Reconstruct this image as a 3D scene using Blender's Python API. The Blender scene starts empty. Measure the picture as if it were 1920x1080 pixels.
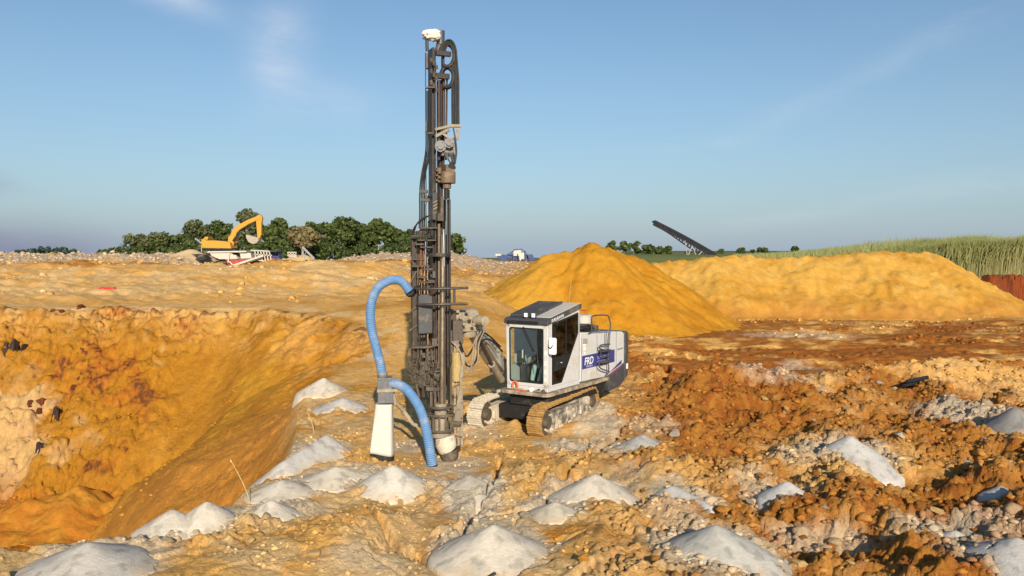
import bpy, bmesh, math, random
import numpy as np
from mathutils import Vector, Matrix

SC = bpy.context.scene
COL = SC.collection
RAD = math.radians
random.seed(7)

# ------------------------------------------------------------------ camera
F_PX = 1507.0            # focal length in photo pixels (photo is 1920 wide)
CAM_H = 4.3
PITCH = math.atan(70.0 / F_PX)
cam_d = bpy.data.cameras.new('camera')
cam = bpy.data.objects.new('camera', cam_d)
COL.objects.link(cam)
cam.location = (0, 0, CAM_H)
cam.rotation_euler = (math.pi / 2 - PITCH, 0, 0)
cam_d.sensor_width = 36.0
cam_d.lens = 36.0 * F_PX / 1920.0
cam_d.clip_start = 0.1
cam_d.clip_end = 9000
SC.camera = cam

# ------------------------------------------------------------------ sky, sun, exposure
SUN_EL = 21.5
SUN_AZ = 171.0           # clockwise from +Y: behind the camera, a little to its right
SUN_STRENGTH = 5.0
SKY_STRENGTH = 0.085
EXPOSURE = 0.30
world = bpy.data.worlds.new('World')
SC.world = world
world.use_nodes = True
wn, wl = world.node_tree.nodes, world.node_tree.links
wn.clear()


def wnode(t, **k):
    n = wn.new(t)
    for a, b in k.items():
        setattr(n, a, b)
    return n


def wmath(op, a, b=None, clamp=False):
    n = wnode('ShaderNodeMath', operation=op)
    n.use_clamp = clamp
    for i, v in enumerate((a, b)):
        if v is None:
            continue
        if isinstance(v, (int, float)):
            n.inputs[i].default_value = v
        else:
            wl.new(v, n.inputs[i])
    return n.outputs[0]


sky = wnode('ShaderNodeTexSky', sky_type='NISHITA')
sky.sun_disc = False
sky.sun_elevation = RAD(SUN_EL)
sky.sun_rotation = RAD(SUN_AZ)
sky.altitude = 250
sky.air_density = 1.0
sky.dust_density = 0.9
sky.ozone_density = 1.6
tc = wnode('ShaderNodeTexCoord')
sep = wnode('ShaderNodeSeparateXYZ')
wl.new(tc.outputs['Generated'], sep.inputs[0])
az = wmath('ARCTAN2', sep.outputs['X'], sep.outputs['Y'])
el = wmath('ARCSINE', sep.outputs['Z'])
comb = wnode('ShaderNodeCombineXYZ')
wl.new(az, comb.inputs[0])
wl.new(wmath('MULTIPLY', el, 2.6), comb.inputs[1])
nz = wnode('ShaderNodeTexNoise')
nz.inputs['Scale'].default_value = 5.0
nz.inputs['Detail'].default_value = 7
nz.inputs['Roughness'].default_value = 0.6
nz.inputs['Distortion'].default_value = 0.5
wl.new(comb.outputs[0], nz.inputs['Vector'])


def blob(a0, e0, sa, se, tilt=0.0):
    """soft elliptical patch of sky, angles in degrees"""
    da = wmath('SUBTRACT', az, RAD(a0))
    de = wmath('SUBTRACT', el, RAD(e0))
    ct, st = math.cos(RAD(tilt)), math.sin(RAD(tilt))
    u = wmath('ADD', wmath('MULTIPLY', da, ct / RAD(sa)), wmath('MULTIPLY', de, st / RAD(sa)))
    v = wmath('ADD', wmath('MULTIPLY', da, -st / RAD(se)), wmath('MULTIPLY', de, ct / RAD(se)))
    r2 = wmath('ADD', wmath('MULTIPLY', u, u), wmath('MULTIPLY', v, v))
    return wmath('POWER', 2.718, wmath('MULTIPLY', r2, -1.0))


def total(parts):
    s = parts[0]
    for p in parts[1:]:
        s = wmath('ADD', s, p)
    return s


def scaled(k, b):
    return wmath('MULTIPLY', b, k)


def skymix(base, mask, col):
    m = wnode('ShaderNodeMix', data_type='RGBA')
    wl.new(mask, m.inputs['Factor'])
    wl.new(base, m.inputs[6])
    m.inputs[7].default_value = (*col, 1)
    return m.outputs[2]


nshape = wmath('MULTIPLY', wmath('SUBTRACT', nz.outputs['Fac'], 0.34), 3.0, True)
wisps = total([scaled(0.75, blob(-24.0, 16.4, 3.4, .8, -14)), scaled(0.50, blob(-16, 13.2, 1.8, 3.2, -14)),
               scaled(0.25, blob(-13, 10, 3.5, 1.6, 0)), scaled(0.30, blob(12.2, 7.2, 3.6, .42, 3)),
               scaled(0.16, blob(20, 9.6, 6, .8, 22)), scaled(0.22, blob(31, 4.2, 8, .7, 6)), scaled(0.16, blob(20, 2.4, 9, .5, 8)),
               scaled(0.2, blob(30, 14.5, 6, 1.0, 30)), scaled(0.25, blob(-60, 12, 14, 4, 10)), scaled(0.25, blob(70, 16, 16, 3, 5)),
               scaled(0.3, blob(150, 14, 20, 4, 5)), scaled(0.3, blob(-140, 10, 20, 3, 0))])
bank = total([scaled(1.3, blob(-33, -.6, 8.5, 2.2, -6)), scaled(0.5, blob(-33.5, 4.2, 2.2, .8, -10)),
              scaled(0.6, blob(-62, 0, 16, 3.0, 0))])
haze_band = wmath('POWER', 2.718, wmath('MULTIPLY', wmath('ABSOLUTE', el), -1.0 / RAD(9.5)))
SKYK = 1.0 / SKY_STRENGTH
def sk(c):
    return tuple(v * SKYK for v in c)
tint = wnode('ShaderNodeMix', data_type='RGBA', blend_type='MULTIPLY')
tint.inputs['Factor'].default_value = 1.0
wl.new(sky.outputs['Color'], tint.inputs[6])
tint.inputs[7].default_value = (.84, 1.04, 1.13, 1)
c0 = tint.outputs[2]
c0 = skymix(c0, wmath('MULTIPLY', haze_band, 0.80), sk((.30, .365, .47)))
c0 = skymix(c0, wmath('MULTIPLY', wisps, nshape, True), sk((.66, .68, .74)))
c0 = skymix(c0, wmath('MULTIPLY', bank, wmath('ADD', wmath('MULTIPLY', nshape, .6), .35), True), sk((.20, .215, .30)))
bg = wnode('ShaderNodeBackground')
bg.inputs['Strength'].default_value = SKY_STRENGTH
wl.new(c0, bg.inputs['Color'])
wo = wnode('ShaderNodeOutputWorld')
wl.new(bg.outputs[0], wo.inputs['Surface'])

sun_d = bpy.data.lights.new('sun', 'SUN')
sun_d.energy = SUN_STRENGTH
sun_d.angle = RAD(0.55)
sun_d.color = (1.0, 0.88, 0.69)
sun = bpy.data.objects.new('sun', sun_d)
COL.objects.link(sun)
_sd = Vector((math.sin(RAD(SUN_AZ)) * math.cos(RAD(SUN_EL)), math.cos(RAD(SUN_AZ)) * math.cos(RAD(SUN_EL)), math.sin(RAD(SUN_EL))))
sun.rotation_euler = _sd.to_track_quat('Z', 'Y').to_euler()
sun.location = _sd * 60

vs = SC.view_settings
vs.view_transform = 'Standard'
vs.look = 'None'
vs.exposure = EXPOSURE
vs.gamma = 1.0
vs.use_curve_mapping = False
SC.render.engine = 'CYCLES'
SC.cycles.max_bounces = 5
SC.cycles.diffuse_bounces = 2
SC.cycles.transparent_max_bounces = 8

# ------------------------------------------------------------------ where a sight line of the photograph meets the place
_fw = Vector((0, math.cos(PITCH), -math.sin(PITCH)))
_up = Vector((0, math.sin(PITCH), math.cos(PITCH)))


def sight(px, py):
    return Vector((1, 0, 0)) * ((px - 960) / F_PX) + _up * ((540 - py) / F_PX) + _fw


def at(px, py, Y):
    d = sight(px, py)
    return Vector((0, 0, CAM_H)) + d * (Y / d.y)


def gnd(px, py, z=0.0):
    d = sight(px, py)
    return Vector((0, 0, CAM_H)) + d * ((z - CAM_H) / d.z)


# ------------------------------------------------------------------ numpy noise
_rng = np.random.default_rng(11)
_perm = _rng.permutation(1024).astype(np.int64)


def _h(i, j, k=0):
    return _perm[(_perm[(_perm[i & 1023] + j) & 1023] + k) & 1023]


_ga = np.linspace(0, 2 * np.pi, 1024, endpoint=False)
_gx, _gy = np.cos(_ga), np.sin(_ga)


def perlin(x, y, seed=0):
    xi, yi = np.floor(x).astype(np.int64), np.floor(y).astype(np.int64)
    xf, yf = x - xi, y - yi
    u, v = xf * xf * xf * (xf * (xf * 6 - 15) + 10), yf * yf * yf * (yf * (yf * 6 - 15) + 10)

    def g(a, b):
        h = _h(xi + a, yi + b, seed)
        return _gx[h] * (xf - a) + _gy[h] * (yf - b)
    n0 = g(0, 0) * (1 - u) + g(1, 0) * u
    n1 = g(0, 1) * (1 - u) + g(1, 1) * u
    return (n0 * (1 - v) + n1 * v) * 1.5


_g3 = _rng.normal(size=(1024, 3))
_g3 /= np.linalg.norm(_g3, axis=1)[:, None]


def perlin3(x, y, z, seed=0):
    xi, yi, zi = (np.floor(a).astype(np.int64) for a in (x, y, z))
    xf, yf, zf = x - xi, y - yi, z - zi
    u, v, w = (t * t * t * (t * (t * 6 - 15) + 10) for t in (xf, yf, zf))
    out = 0
    for c in (0, 1):
        for b in (0, 1):
            for a in (0, 1):
                h = _perm[(_h(xi + a, yi + b, seed) + zi + c) & 1023]
                g = _g3[h]
                d = g[..., 0] * (xf - a) + g[..., 1] * (yf - b) + g[..., 2] * (zf - c)
                out = out + d * (u if a else 1 - u) * (v if b else 1 - v) * (w if c else 1 - w)
    return out * 1.4


def fbm(x, y, f, octv=3, seed=0, gain=0.5):
    s, a = 0, 1.0
    for o in range(octv):
        s = s + a * perlin(x * f + 17.3 * o, y * f - 9.1 * o, seed + o)
        f *= 2.03
        a *= gain
    return s


def ridged(x, y, f, octv=3, seed=0, gain=0.5):
    s, a = 0, 1.0
    for o in range(octv):
        s = s + a * (1 - 2 * np.abs(perlin(x * f + 7.7 * o, y * f + 3.3 * o, seed + o)))
        f *= 2.03
        a *= gain
    return s


def worley(x, y, seed=0):
    """distance to nearest and second feature point and a random value of the nearest cell"""
    xi, yi = np.floor(x).astype(np.int64), np.floor(y).astype(np.int64)
    f1 = np.full(x.shape, 9.0)
    f2 = np.full(x.shape, 9.0)
    rid = np.zeros(x.shape)
    for a in (-1, 0, 1):
        for b in (-1, 0, 1):
            h = _h(xi + a, yi + b, seed)
            px = xi + a + (h / 1024.0)
            py = yi + b + (_perm[(h + 333) & 1023] / 1024.0)
            d = np.hypot(px - x, py - y)
            r = _perm[(h + 717) & 1023] / 1024.0
            near = d < f1
            f2 = np.where(near, f1, np.minimum(f2, d))
            rid = np.where(near, r, rid)
            f1 = np.where(near, d, f1)
    return f1, f2, rid


def lumps(x, y, f, seed, fill=0.6):
    """rounded clods of uneven size"""
    wx = x + .25 / f * perlin(x * f * 1.3, y * f * 1.3, seed + 50)
    wy = y + .25 / f * perlin(x * f * 1.3 + 9, y * f * 1.3 - 4, seed + 51)
    f1, f2, r = worley(wx * f, wy * f, seed)
    rad = .25 + .4 * r
    return np.where(r < fill, np.sqrt(np.clip(1 - (f1 / rad) ** 2, 0, 1)) * rad, 0) / f


def blocks(x, y, f, seed, gap=.16):
    """broken slabs with open joints, each at its own height"""
    wx = x + .22 / f * perlin(x * f * 1.7, y * f * 1.7, seed + 60)
    wy = y + .22 / f * perlin(x * f * 1.7 + 5, y * f * 1.7 - 3, seed + 61)
    f1, f2, r = worley(wx * f, wy * f, seed)
    return (r - .25) * smooth(.0, gap, f2 - f1) / f


def smooth(a, b, x):
    t = np.clip((x - a) / (b - a), 0, 1)
    return t * t * (3 - 2 * t)


def seg_dist(x, y, pts):
    """distance to a polyline and the length walked along it"""
    best = np.full(np.shape(x), 1e9)
    along = np.zeros(np.shape(x))
    acc = 0.0
    for (x0, y0), (x1, y1) in zip(pts[:-1], pts[1:]):
        dx, dy = x1 - x0, y1 - y0
        L = math.hypot(dx, dy)
        t = np.clip(((x - x0) * dx + (y - y0) * dy) / (L * L), 0, 1)
        d = np.hypot(x - x0 - t * dx, y - y0 - t * dy)
        along = np.where(d < best, acc + t * L, along)
        best = np.minimum(best, d)
        acc += L
    return best, along


def in_poly(x, y, pts):
    ins = np.zeros(np.shape(x), bool)
    n = len(pts)
    for i in range(n):
        x0, y0 = pts[i]
        x1, y1 = pts[(i + 1) % n]
        c = ((y0 > y) != (y1 > y)) & (x < (x1 - x0) * (y - y0) / ((y1 - y0) if y1 != y0 else 1e-9) + x0)
        ins ^= c
    return ins


def g2(px, py, z=0.0):
    p = gnd(px, py, z)
    return (p.x, p.y)


# ------------------------------------------------------------------ materials
class NT:
    def __init__(self, name):
        self.m = bpy.data.materials.new(name)
        self.m.use_nodes = True
        self.n, self.l = self.m.node_tree.nodes, self.m.node_tree.links
        self.b = self.n['Principled BSDF']
        self.b.inputs['Specular IOR Level'].default_value = 0.3

    def node(self, t, **k):
        n = self.n.new(t)
        for a, b in k.items():
            setattr(n, a, b)
        return n

    def noise(self, vec, scale, detail=4, rough=.6, dist=0):
        n = self.node('ShaderNodeTexNoise')
        n.inputs['Scale'].default_value = scale
        n.inputs['Detail'].default_value = detail
        n.inputs['Roughness'].default_value = rough
        n.inputs['Distortion'].default_value = dist
        self.l.new(vec, n.inputs['Vector'])
        return n.outputs['Fac']

    def ramp(self, fac, a, b, lo=0.0, hi=1.0):
        n = self.node('ShaderNodeMapRange')
        n.inputs['From Min'].default_value = a
        n.inputs['From Max'].default_value = b
        n.inputs['To Min'].default_value = lo
        n.inputs['To Max'].default_value = hi
        self.l.new(fac, n.inputs['Value'])
        return n.outputs['Result']

    def mix(self, fac, a, b, mode='MIX'):
        n = self.node('ShaderNodeMix', data_type='RGBA', blend_type=mode)
        for i, v in ((0, fac), (6, a), (7, b)):
            if isinstance(v, (int, float)):
                n.inputs[i].default_value = v
            elif isinstance(v, tuple):
                n.inputs[i].default_value = (*v, 1)
            else:
                self.l.new(v, n.inputs[i])
        return n.outputs[2]

    def bump(self, h, strength, dist):
        n = self.node('ShaderNodeBump')
        n.inputs['Strength'].default_value = strength
        n.inputs['Distance'].default_value = dist
        self.l.new(h, n.inputs['Height'])
        return n.outputs['Normal']

    def set(self, sock, v):
        s = self.b.inputs[sock]
        if isinstance(v, (int, float)):
            s.default_value = v
        elif isinstance(v, tuple):
            s.default_value = (*v, 1)
        else:
            self.l.new(v, s)


def surface(name, col, rough=.6, metal=0.0, dust=(.50, .38, .22), amt=.35, scale=3.0, var=.25, bump=.15, rust=None, spec=.3):
    """painted or bare material with uneven dust and wear"""
    t = NT(name)
    v = t.node('ShaderNodeTexCoord').outputs['Object']
    n1 = t.noise(v, scale, 6, .65, .4)
    n2 = t.noise(v, scale * 7, 4, .6)
    c = t.mix(t.ramp(n2, .3, .7), tuple(x * (1 - var) for x in col), tuple(min(1, x * (1 + var * .6)) for x in col))
    if rust:
        c = t.mix(t.ramp(t.noise(v, scale * 2.3, 6, .7, .8), .56, .64), c, rust)
    d = t.ramp(n1, .62 - .3 * amt, .80 - .25 * amt, 0, min(1, amt * 2))
    c = t.mix(d, c, dust)
    t.set('Base Color', c)
    t.set('Metallic', metal)
    t.set('Specular IOR Level', spec)
    t.set('Roughness', t.ramp(n1, .3, .7, max(.05, rough - .12), min(1, rough + .15)))
    if bump:
        t.l.new(t.bump(n2, bump, .01), t.b.inputs['Normal'])
    return t.m


def ground_material(name, attr='Col', fine=1.0, bump=.6, coarse=.16):
    t = NT(name)
    v = t.node('ShaderNodeNewGeometry').outputs['Position']
    c = t.node('ShaderNodeAttribute', attribute_name=attr).outputs['Color']
    n1 = t.noise(v, 3.2, 8, .68, .3)
    n2 = t.noise(v, 26, 5, .7)
    n3 = t.noise(v, 110, 3, .7)
    n4 = t.noise(v, 8.5, 6, .72, .6)
    k = t.mix(t.ramp(n1, .3, .7), (.82, .80, .77), (1.16, 1.14, 1.12))
    c = t.mix(fine * .9, c, k, 'MULTIPLY')
    k2 = t.mix(t.ramp(n2, .32, .68), (.80, .78, .76), (1.12, 1.12, 1.12))
    c = t.mix(fine * .8, c, k2, 'MULTIPLY')
    speck = t.ramp(n4, .60, .72)
    c = t.mix(fine * .5, c, t.mix(speck, (1.0, 1.0, 1.0), (.72, .64, .56)), 'MULTIPLY')
    t.set('Base Color', c)
    t.set('Roughness', .95)
    t.set('Specular IOR Level', .12)
    h = t.mix(.3, n2, n3)
    nb = t.node('ShaderNodeBump')
    nb.inputs['Strength'].default_value = bump
    nb.inputs['Distance'].default_value = .05
    t.l.new(h, nb.inputs['Height'])
    nb2 = t.node('ShaderNodeBump')
    nb2.inputs['Strength'].default_value = min(1.0, bump * 1.2)
    nb2.inputs['Distance'].default_value = coarse * fine
    t.l.new(n4, nb2.inputs['Height'])
    t.l.new(nb.outputs[0], nb2.inputs['Normal'])
    t.l.new(nb2.outputs[0], t.b.inputs['Normal'])
    return t.m


# ------------------------------------------------------------------ object helpers
WL = {}


def wloc(o):
    return WL.get(o.name, Vector((0, 0, 0))) if o else Vector((0, 0, 0))


def tag(o, label=None, cat=None, group=None, kind=None):
    if label:
        o['label'] = label
    if cat:
        o['category'] = cat
    if group:
        o['group'] = group
    if kind:
        o['kind'] = kind
    return o


def empty(name, loc, label=None, cat=None, group=None):
    o = bpy.data.objects.new(name, None)
    o.empty_display_size = .3
    COL.objects.link(o)
    o.location = loc
    WL[o.name] = Vector(loc)
    return tag(o, label, cat, group)


def link(name, me, parent=None, loc=(0, 0, 0)):
    o = bpy.data.objects.new(name, me)
    COL.objects.link(o)
    WL[o.name] = Vector(loc)
    if parent:
        o.parent = parent
    o.location = Vector(loc) - wloc(parent)
    return o


def place_copy(src, parent, loc, rot=None, scale=None):
    """copy of one object (mesh shared), linked and parented"""
    c = src.copy()
    COL.objects.link(c)
    WL[c.name] = Vector(loc)
    c.parent = parent
    c.location = Vector(loc) - wloc(parent)
    if rot is not None:
        c.rotation_euler = rot
    if scale is not None:
        c.scale = scale
    return c


def frame_of(d):
    d = d.normalized()
    a = Vector((0, 0, 1)) if abs(d.z) < .9 else Vector((1, 0, 0))
    u = d.cross(a).normalized()
    return u, d.cross(u).normalized()


def spline(pts, n=8):
    pts = [Vector(p) for p in pts]
    P = [pts[0] * 2 - pts[1]] + pts + [pts[-1] * 2 - pts[-2]]
    out = []
    for i in range(1, len(P) - 2):
        p0, p1, p2, p3 = P[i - 1], P[i], P[i + 1], P[i + 2]
        for k in range(n):
            t = k / n
            out.append(.5 * ((2 * p1) + (p2 - p0) * t + (2 * p0 - 5 * p1 + 4 * p2 - p3) * t * t + (3 * p1 - p0 - 3 * p2 + p3) * t ** 3))
    out.append(pts[-1])
    return out


class MB:
    """collects shapes into one mesh"""

    def __init__(self):
        self.v, self.f = [], []

    def add(self, vs_, fs):
        o = len(self.v)
        self.v += [tuple(p) for p in vs_]
        self.f += [tuple(i + o for i in f) for f in fs]
        return self

    def hexa(self, c):
        return self.add(c, [(0, 3, 2, 1), (4, 5, 6, 7), (0, 1, 5, 4), (1, 2, 6, 5), (2, 3, 7, 6), (3, 0, 4, 7)])

    def box(self, c, size, yaw=0.0, M=None):
        c = Vector(c)
        R = M if M is not None else Matrix.Rotation(yaw, 3, 'Z')
        x, y, z = (s / 2 for s in size)
        q = [(-x, -y, -z), (x, -y, -z), (x, y, -z), (-x, y, -z), (-x, -y, z), (x, -y, z), (x, y, z), (-x, y, z)]
        return self.hexa([c + R @ Vector(p) for p in q])

    def bar(self, a, b, w, h=None, upv=(0, 0, 1)):
        """square bar from a to b"""
        a, b = Vector(a), Vector(b)
        h = w if h is None else h
        d = (b - a).normalized()
        upv = Vector(upv)
        if abs(d.dot(upv)) > .98:
            upv = Vector((0, 1, 0))
        s = d.cross(upv).normalized() * (w / 2)
        u = s.cross(d).normalized() * (h / 2)
        return self.hexa([a - s - u, a + s - u, b + s - u, b - s - u, a - s + u, a + s + u, b + s + u, b - s + u])

    def tube(self, pts, r, n=8, cap=True):
        pts = [Vector(p) for p in pts]
        rs = r if isinstance(r, (list, tuple)) else [r] * len(pts)
        V, Fc = [], []
        u = None
        for i, p in enumerate(pts):
            d = (pts[min(i + 1, len(pts) - 1)] - pts[max(i - 1, 0)])
            if d.length < 1e-9:
                d = Vector((0, 0, 1))
            d.normalize()
            if u is None:
                u, w = frame_of(d)
            else:
                u = (u - d * u.dot(d))
                u = u.normalized() if u.length > 1e-6 else frame_of(d)[0]
                w = d.cross(u)
            for k in range(n):
                a = 2 * math.pi * k / n
                V.append(p + (u * math.cos(a) + w * math.sin(a)) * rs[i])
        for i in range(len(pts) - 1):
            for k in range(n):
                k2 = (k + 1) % n
                Fc.append((i * n + k, i * n + k2, (i + 1) * n + k2, (i + 1) * n + k))
        if cap:
            Fc.append(tuple(range(n))[::-1])
            Fc.append(tuple((len(pts) - 1) * n + k for k in range(n)))
        return self.add(V, Fc)

    def cyl(self, a, b, r, r2=None, n=12):
        return self.tube([a, b], [r, r if r2 is None else r2], n)

    def prism(self, poly, off):
        """closed outline swept by a vector"""
        off = Vector(off)
        n = len(poly)
        P = [Vector(p) for p in poly]
        return self.add(P + [p + off for p in P],
                        [tuple(range(n))[::-1], tuple(range(n, 2 * n))] + [(i, (i + 1) % n, n + (i + 1) % n, n + i) for i in range(n)])

    def build(self, name, m, parent=None, smooth_=False, bevel=0.0, label=None):
        V = np.array(self.v, dtype=float)
        c = (V.min(0) + V.max(0)) / 2
        me = bpy.data.meshes.new(name)
        me.from_pydata([tuple(p) for p in V - c], [], self.f)
        me.materials.append(m)
        bm = bmesh.new()
        bm.from_mesh(me)
        bmesh.ops.recalc_face_normals(bm, faces=bm.faces)
        bm.to_mesh(me)
        bm.free()
        if smooth_:
            me.polygons.foreach_set('use_smooth', [True] * len(me.polygons))
            try:
                me.set_sharp_from_angle(angle=RAD(38))
            except Exception:
                pass
        o = link(name, me, parent, c)
        if bevel:
            b = o.modifiers.new('bevel', 'BEVEL')
            b.width = bevel
            b.segments = 2
            b.limit_method = 'ANGLE'
            b.angle_limit = RAD(40)
        if label:
            o['label'] = label
        return o


def mesh_from_np(name, V, Fq, m, cols=None, smooth_=True, cname='Col'):
    me = bpy.data.meshes.new(name)
    V = np.ascontiguousarray(V, dtype=np.float32)
    Fq = np.ascontiguousarray(Fq, dtype=np.int32)
    me.vertices.add(len(V))
    me.vertices.foreach_set('co', V.ravel())
    k = Fq.shape[1]
    me.loops.add(Fq.size)
    me.loops.foreach_set('vertex_index', Fq.ravel())
    me.polygons.add(len(Fq))
    me.polygons.foreach_set('loop_start', np.arange(0, Fq.size, k, dtype=np.int32))
    me.polygons.foreach_set('loop_total', np.full(len(Fq), k, dtype=np.int32))
    me.update(calc_edges=True)
    if smooth_:
        me.polygons.foreach_set('use_smooth', np.ones(len(Fq), dtype=bool))
    if cols is not None:
        a = me.attributes.new(cname, 'FLOAT_COLOR', 'POINT')
        C4 = np.ones((len(V), 4), dtype=np.float32)
        C4[:, :3] = cols
        a.data.foreach_set('color', C4.ravel())
    me.materials.append(m)
    return me
# ------------------------------------------------------------------ the ground
PIT = [(-26, 5), (-9.5, 9.8)] + [g2(*p_) for p_ in ((0, 1042), (120, 1036), (262, 1018), (340, 990), (425, 952), (462, 920), (520, 882), (548, 850), (556, 810), (560, 770), (578, 738), (640, 702))] + [
       (-4.5, 29.5), (-5.6, 32.2), (-8.2, 34.6), (-11.5, 36.0), (-15, 36.2), (-18, 37.2), (-22, 36.6), (-27, 37.4), (-34, 36.5), (-60, 33), (-60, 5)]

CRACKS = [([(655, 958), (680, 966), (703, 985), (722, 996), (745, 1015), (768, 1026), (790, 1043), (812, 1052), (832, 1064)], .030, .22),
          ([(612, 1000), (640, 1003), (668, 1008), (700, 1022), (738, 1040)], .014, .08),
          ([(936, 862), (934, 880), (926, 905), (914, 920), (905, 935), (893, 955), (876, 985), (862, 997)], .028, .22),
          ([(850, 1022), (880, 997), (918, 976), (948, 972), (985, 967), (1010, 960), (1040, 930), (1060, 915), (1085, 900)], .030, .20),
          ([(1180, 800), (1150, 825), (1120, 850), (1080, 880), (1050, 905)], .03, .16),
          ([(1250, 690), (1252, 706), (1243, 718), (1220, 742), (1212, 756)], .05, .30),
          ([(560, 905), (600, 915), (660, 910)], .02, .05),
          ([(690, 1048), (720, 1056), (760, 1075)], .02, .09)]
CRACKS = [([g2(*p) for p in c], w, d) for c, w, d in CRACKS]
RUTS = [([g2(*p) for p in c], w, d, per) for c, w, d, per in [
    ([(1120, 930), (1150, 965), (1165, 1000), (1160, 1040), (1150, 1080)], .20, .08, .13),
    ([(1205, 1065), (1170, 1080), (1100, 1110)], .24, .10, .14),
    ([(1330, 925), (1290, 905), (1230, 880)], .18, .07, .14),
        ([(1700, 1062), (1560, 1040), (1450, 1030)], .22, .10, .16),
    ([(1180, 712), (1330, 700), (1500, 690), (1700, 684), (1920, 690)], .55, .12, .42),
    ([(1230, 660), (1420, 655), (1650, 652), (1920, 640)], .55, .12, .45),
    ([(1250, 640), (1480, 632), (1700, 622), (1920, 612)], .6, .10, .5),
    ([(1700, 655), (1820, 668), (1980, 668)], .5, .10, .45)]]
LUMPS = [(700, 985, .24, .95, .8), (760, 1010, -.16, .5, .9), (880, 915, .20, .45, .65), (960, 880, .16, .7, .8), (1040, 880, .22, .8, .9),
         (1215, 882, .16, .45, .25), (1040, 965, .18, .5, .4), (1180, 945, -.26, .4, .6), (1290, 1000, -.22, .55, .5), (1260, 965, .20, .5, .45),
         (1330, 760, .22, 1.2, .8), (1100, 800, .12, .7, .8), (1120, 760, .18, .8, .9), (970, 800, -.16, .4, 1.0), (930, 830, .15, .6, .5),
         (1500, 980, .12, .9, .7), (1560, 915, .16, .9, .7), (1700, 830, .25, 1.4, .9), (1790, 1000, .12, .8, .7),
         (1640, 1010, -.22, .6, .5), (1800, 930, -.22, 1.2, .5), (1870, 1000, .14, .5, .7), (1340, 845, -.25, .5, .8), (1310, 830, .2, .4, .5), (940, 792, .16, .35, .5), (1135, 790, .20, .4, .5), (905, 800, .12, .5, .6),
         (1440, 850, -.2, .6, .6), (600, 1040, .12, .8, .5), (420, 1030, .08, .9, .4), (860, 960, .10, .5, .5), (820, 930, .12, .5, .5)]
CUT_PX = [(165, 1075, 110), (322, 1000, 58), (386, 992, 62), (507, 972, 52), (528, 930, 54), (630, 910, 75), (735, 915, 70), (590, 850, 50), (922, 1050, 100), (1118, 938, 78),
          (1203, 855, 56), (1290, 945, 60), (1343, 1060, 115), (1595, 872, 76), (1476, 944, 48), (1890, 1090, 90), (1790, 1020, 60), (1850, 800, 90), (1040, 975, 58), (880, 925, 50)]
CUT_SPOTS = []
for _px, _py, _hp in CUT_PX:
    _cx, _cy = g2(_px, _py)
    _hw = _hp / F_PX * _cy
    CUT_SPOTS.append((_cx, _cy + _hw * .75, _hw))
LUMPS = [(*g2(px, py), h, rx, ry) for px, py, h, rx, ry in LUMPS]


MUD = [(*g2(px, py), h, rx, ry) for px, py, h, rx, ry in [(922, 838, .13, .35, .35), (966, 806, .26, .30, .45), (1085, 808, .16, .45, .25), (1132, 780, .28, .40, .5), (880, 806, .10, .3, .4), (1020, 846, .07, .5, .2)]]


def base_z(x, y):
    zl = 1.75 * smooth(25, 37, y) + (.008 + .014 * smooth(-30, -14, x) * smooth(-1, -9, x)) * np.clip(y - 42, 0, 75)
    left = smooth(-3, -9, x)
    zl = zl + left * (.95 * smooth(39, 54, y) * smooth(84, 60, y) * (1 + .25 * fbm(x, y, .11, 2, 31)))
    zl = zl + 1.45 * np.exp(-((y - 104) / 9.0) ** 2) * smooth(-37, -45, x) + .55 * np.exp(-((y - 106) / 9.0) ** 2) * smooth(-26, -16, x)
    zr = 3.0 * smooth(52, 62, y)
    cut = smooth(26, 29, x)
    edge = 56.0 + .55 * fbm(x, y * .05, .9, 2, 61) + .9 * np.abs(perlin(x * 1.3, y * .02, 66)) + .3 * np.abs(perlin(x * 3.1, y * .02, 67))
    zr = zr * (1 - cut) + (.25 * smooth(40, 55, y) + 2.35 * smooth(0, 1.3, y - edge) + .4 * smooth(60, 75, y)) * cut
    w = smooth(-3, 3.5, x - .05 * (y - 30))
    z = zl * (1 - w) + zr * w
    far = smooth(120, 165, y)
    wr = smooth(.06, .16, x / np.maximum(y, 1))
    z = z * (1 - far) + far * (3.3 * wr + (1 - wr) * (2.5 - 35 * smooth(175, 900, y)))
    return z


def pit_fields(x, y):
    near = (x < 2) & (y < 44)
    d = np.full(x.shape, -9.0)
    if near.any():
        xs, ys = x[near], y[near]
        rk = smooth(-12.0, -15.0, xs)
        wob = (.20 + .3 * rk) * fbm(xs, ys, .35, 2, 41) + (.04 + .16 * rk) * fbm(xs, ys, 1.7, 2, 43)
        dd, _ = seg_dist(xs, ys, PIT + [PIT[0]])
        d[near] = np.where(in_poly(xs, ys, PIT), dd, -dd) + wob * smooth(0, 1.2, dd)
    return d


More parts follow.
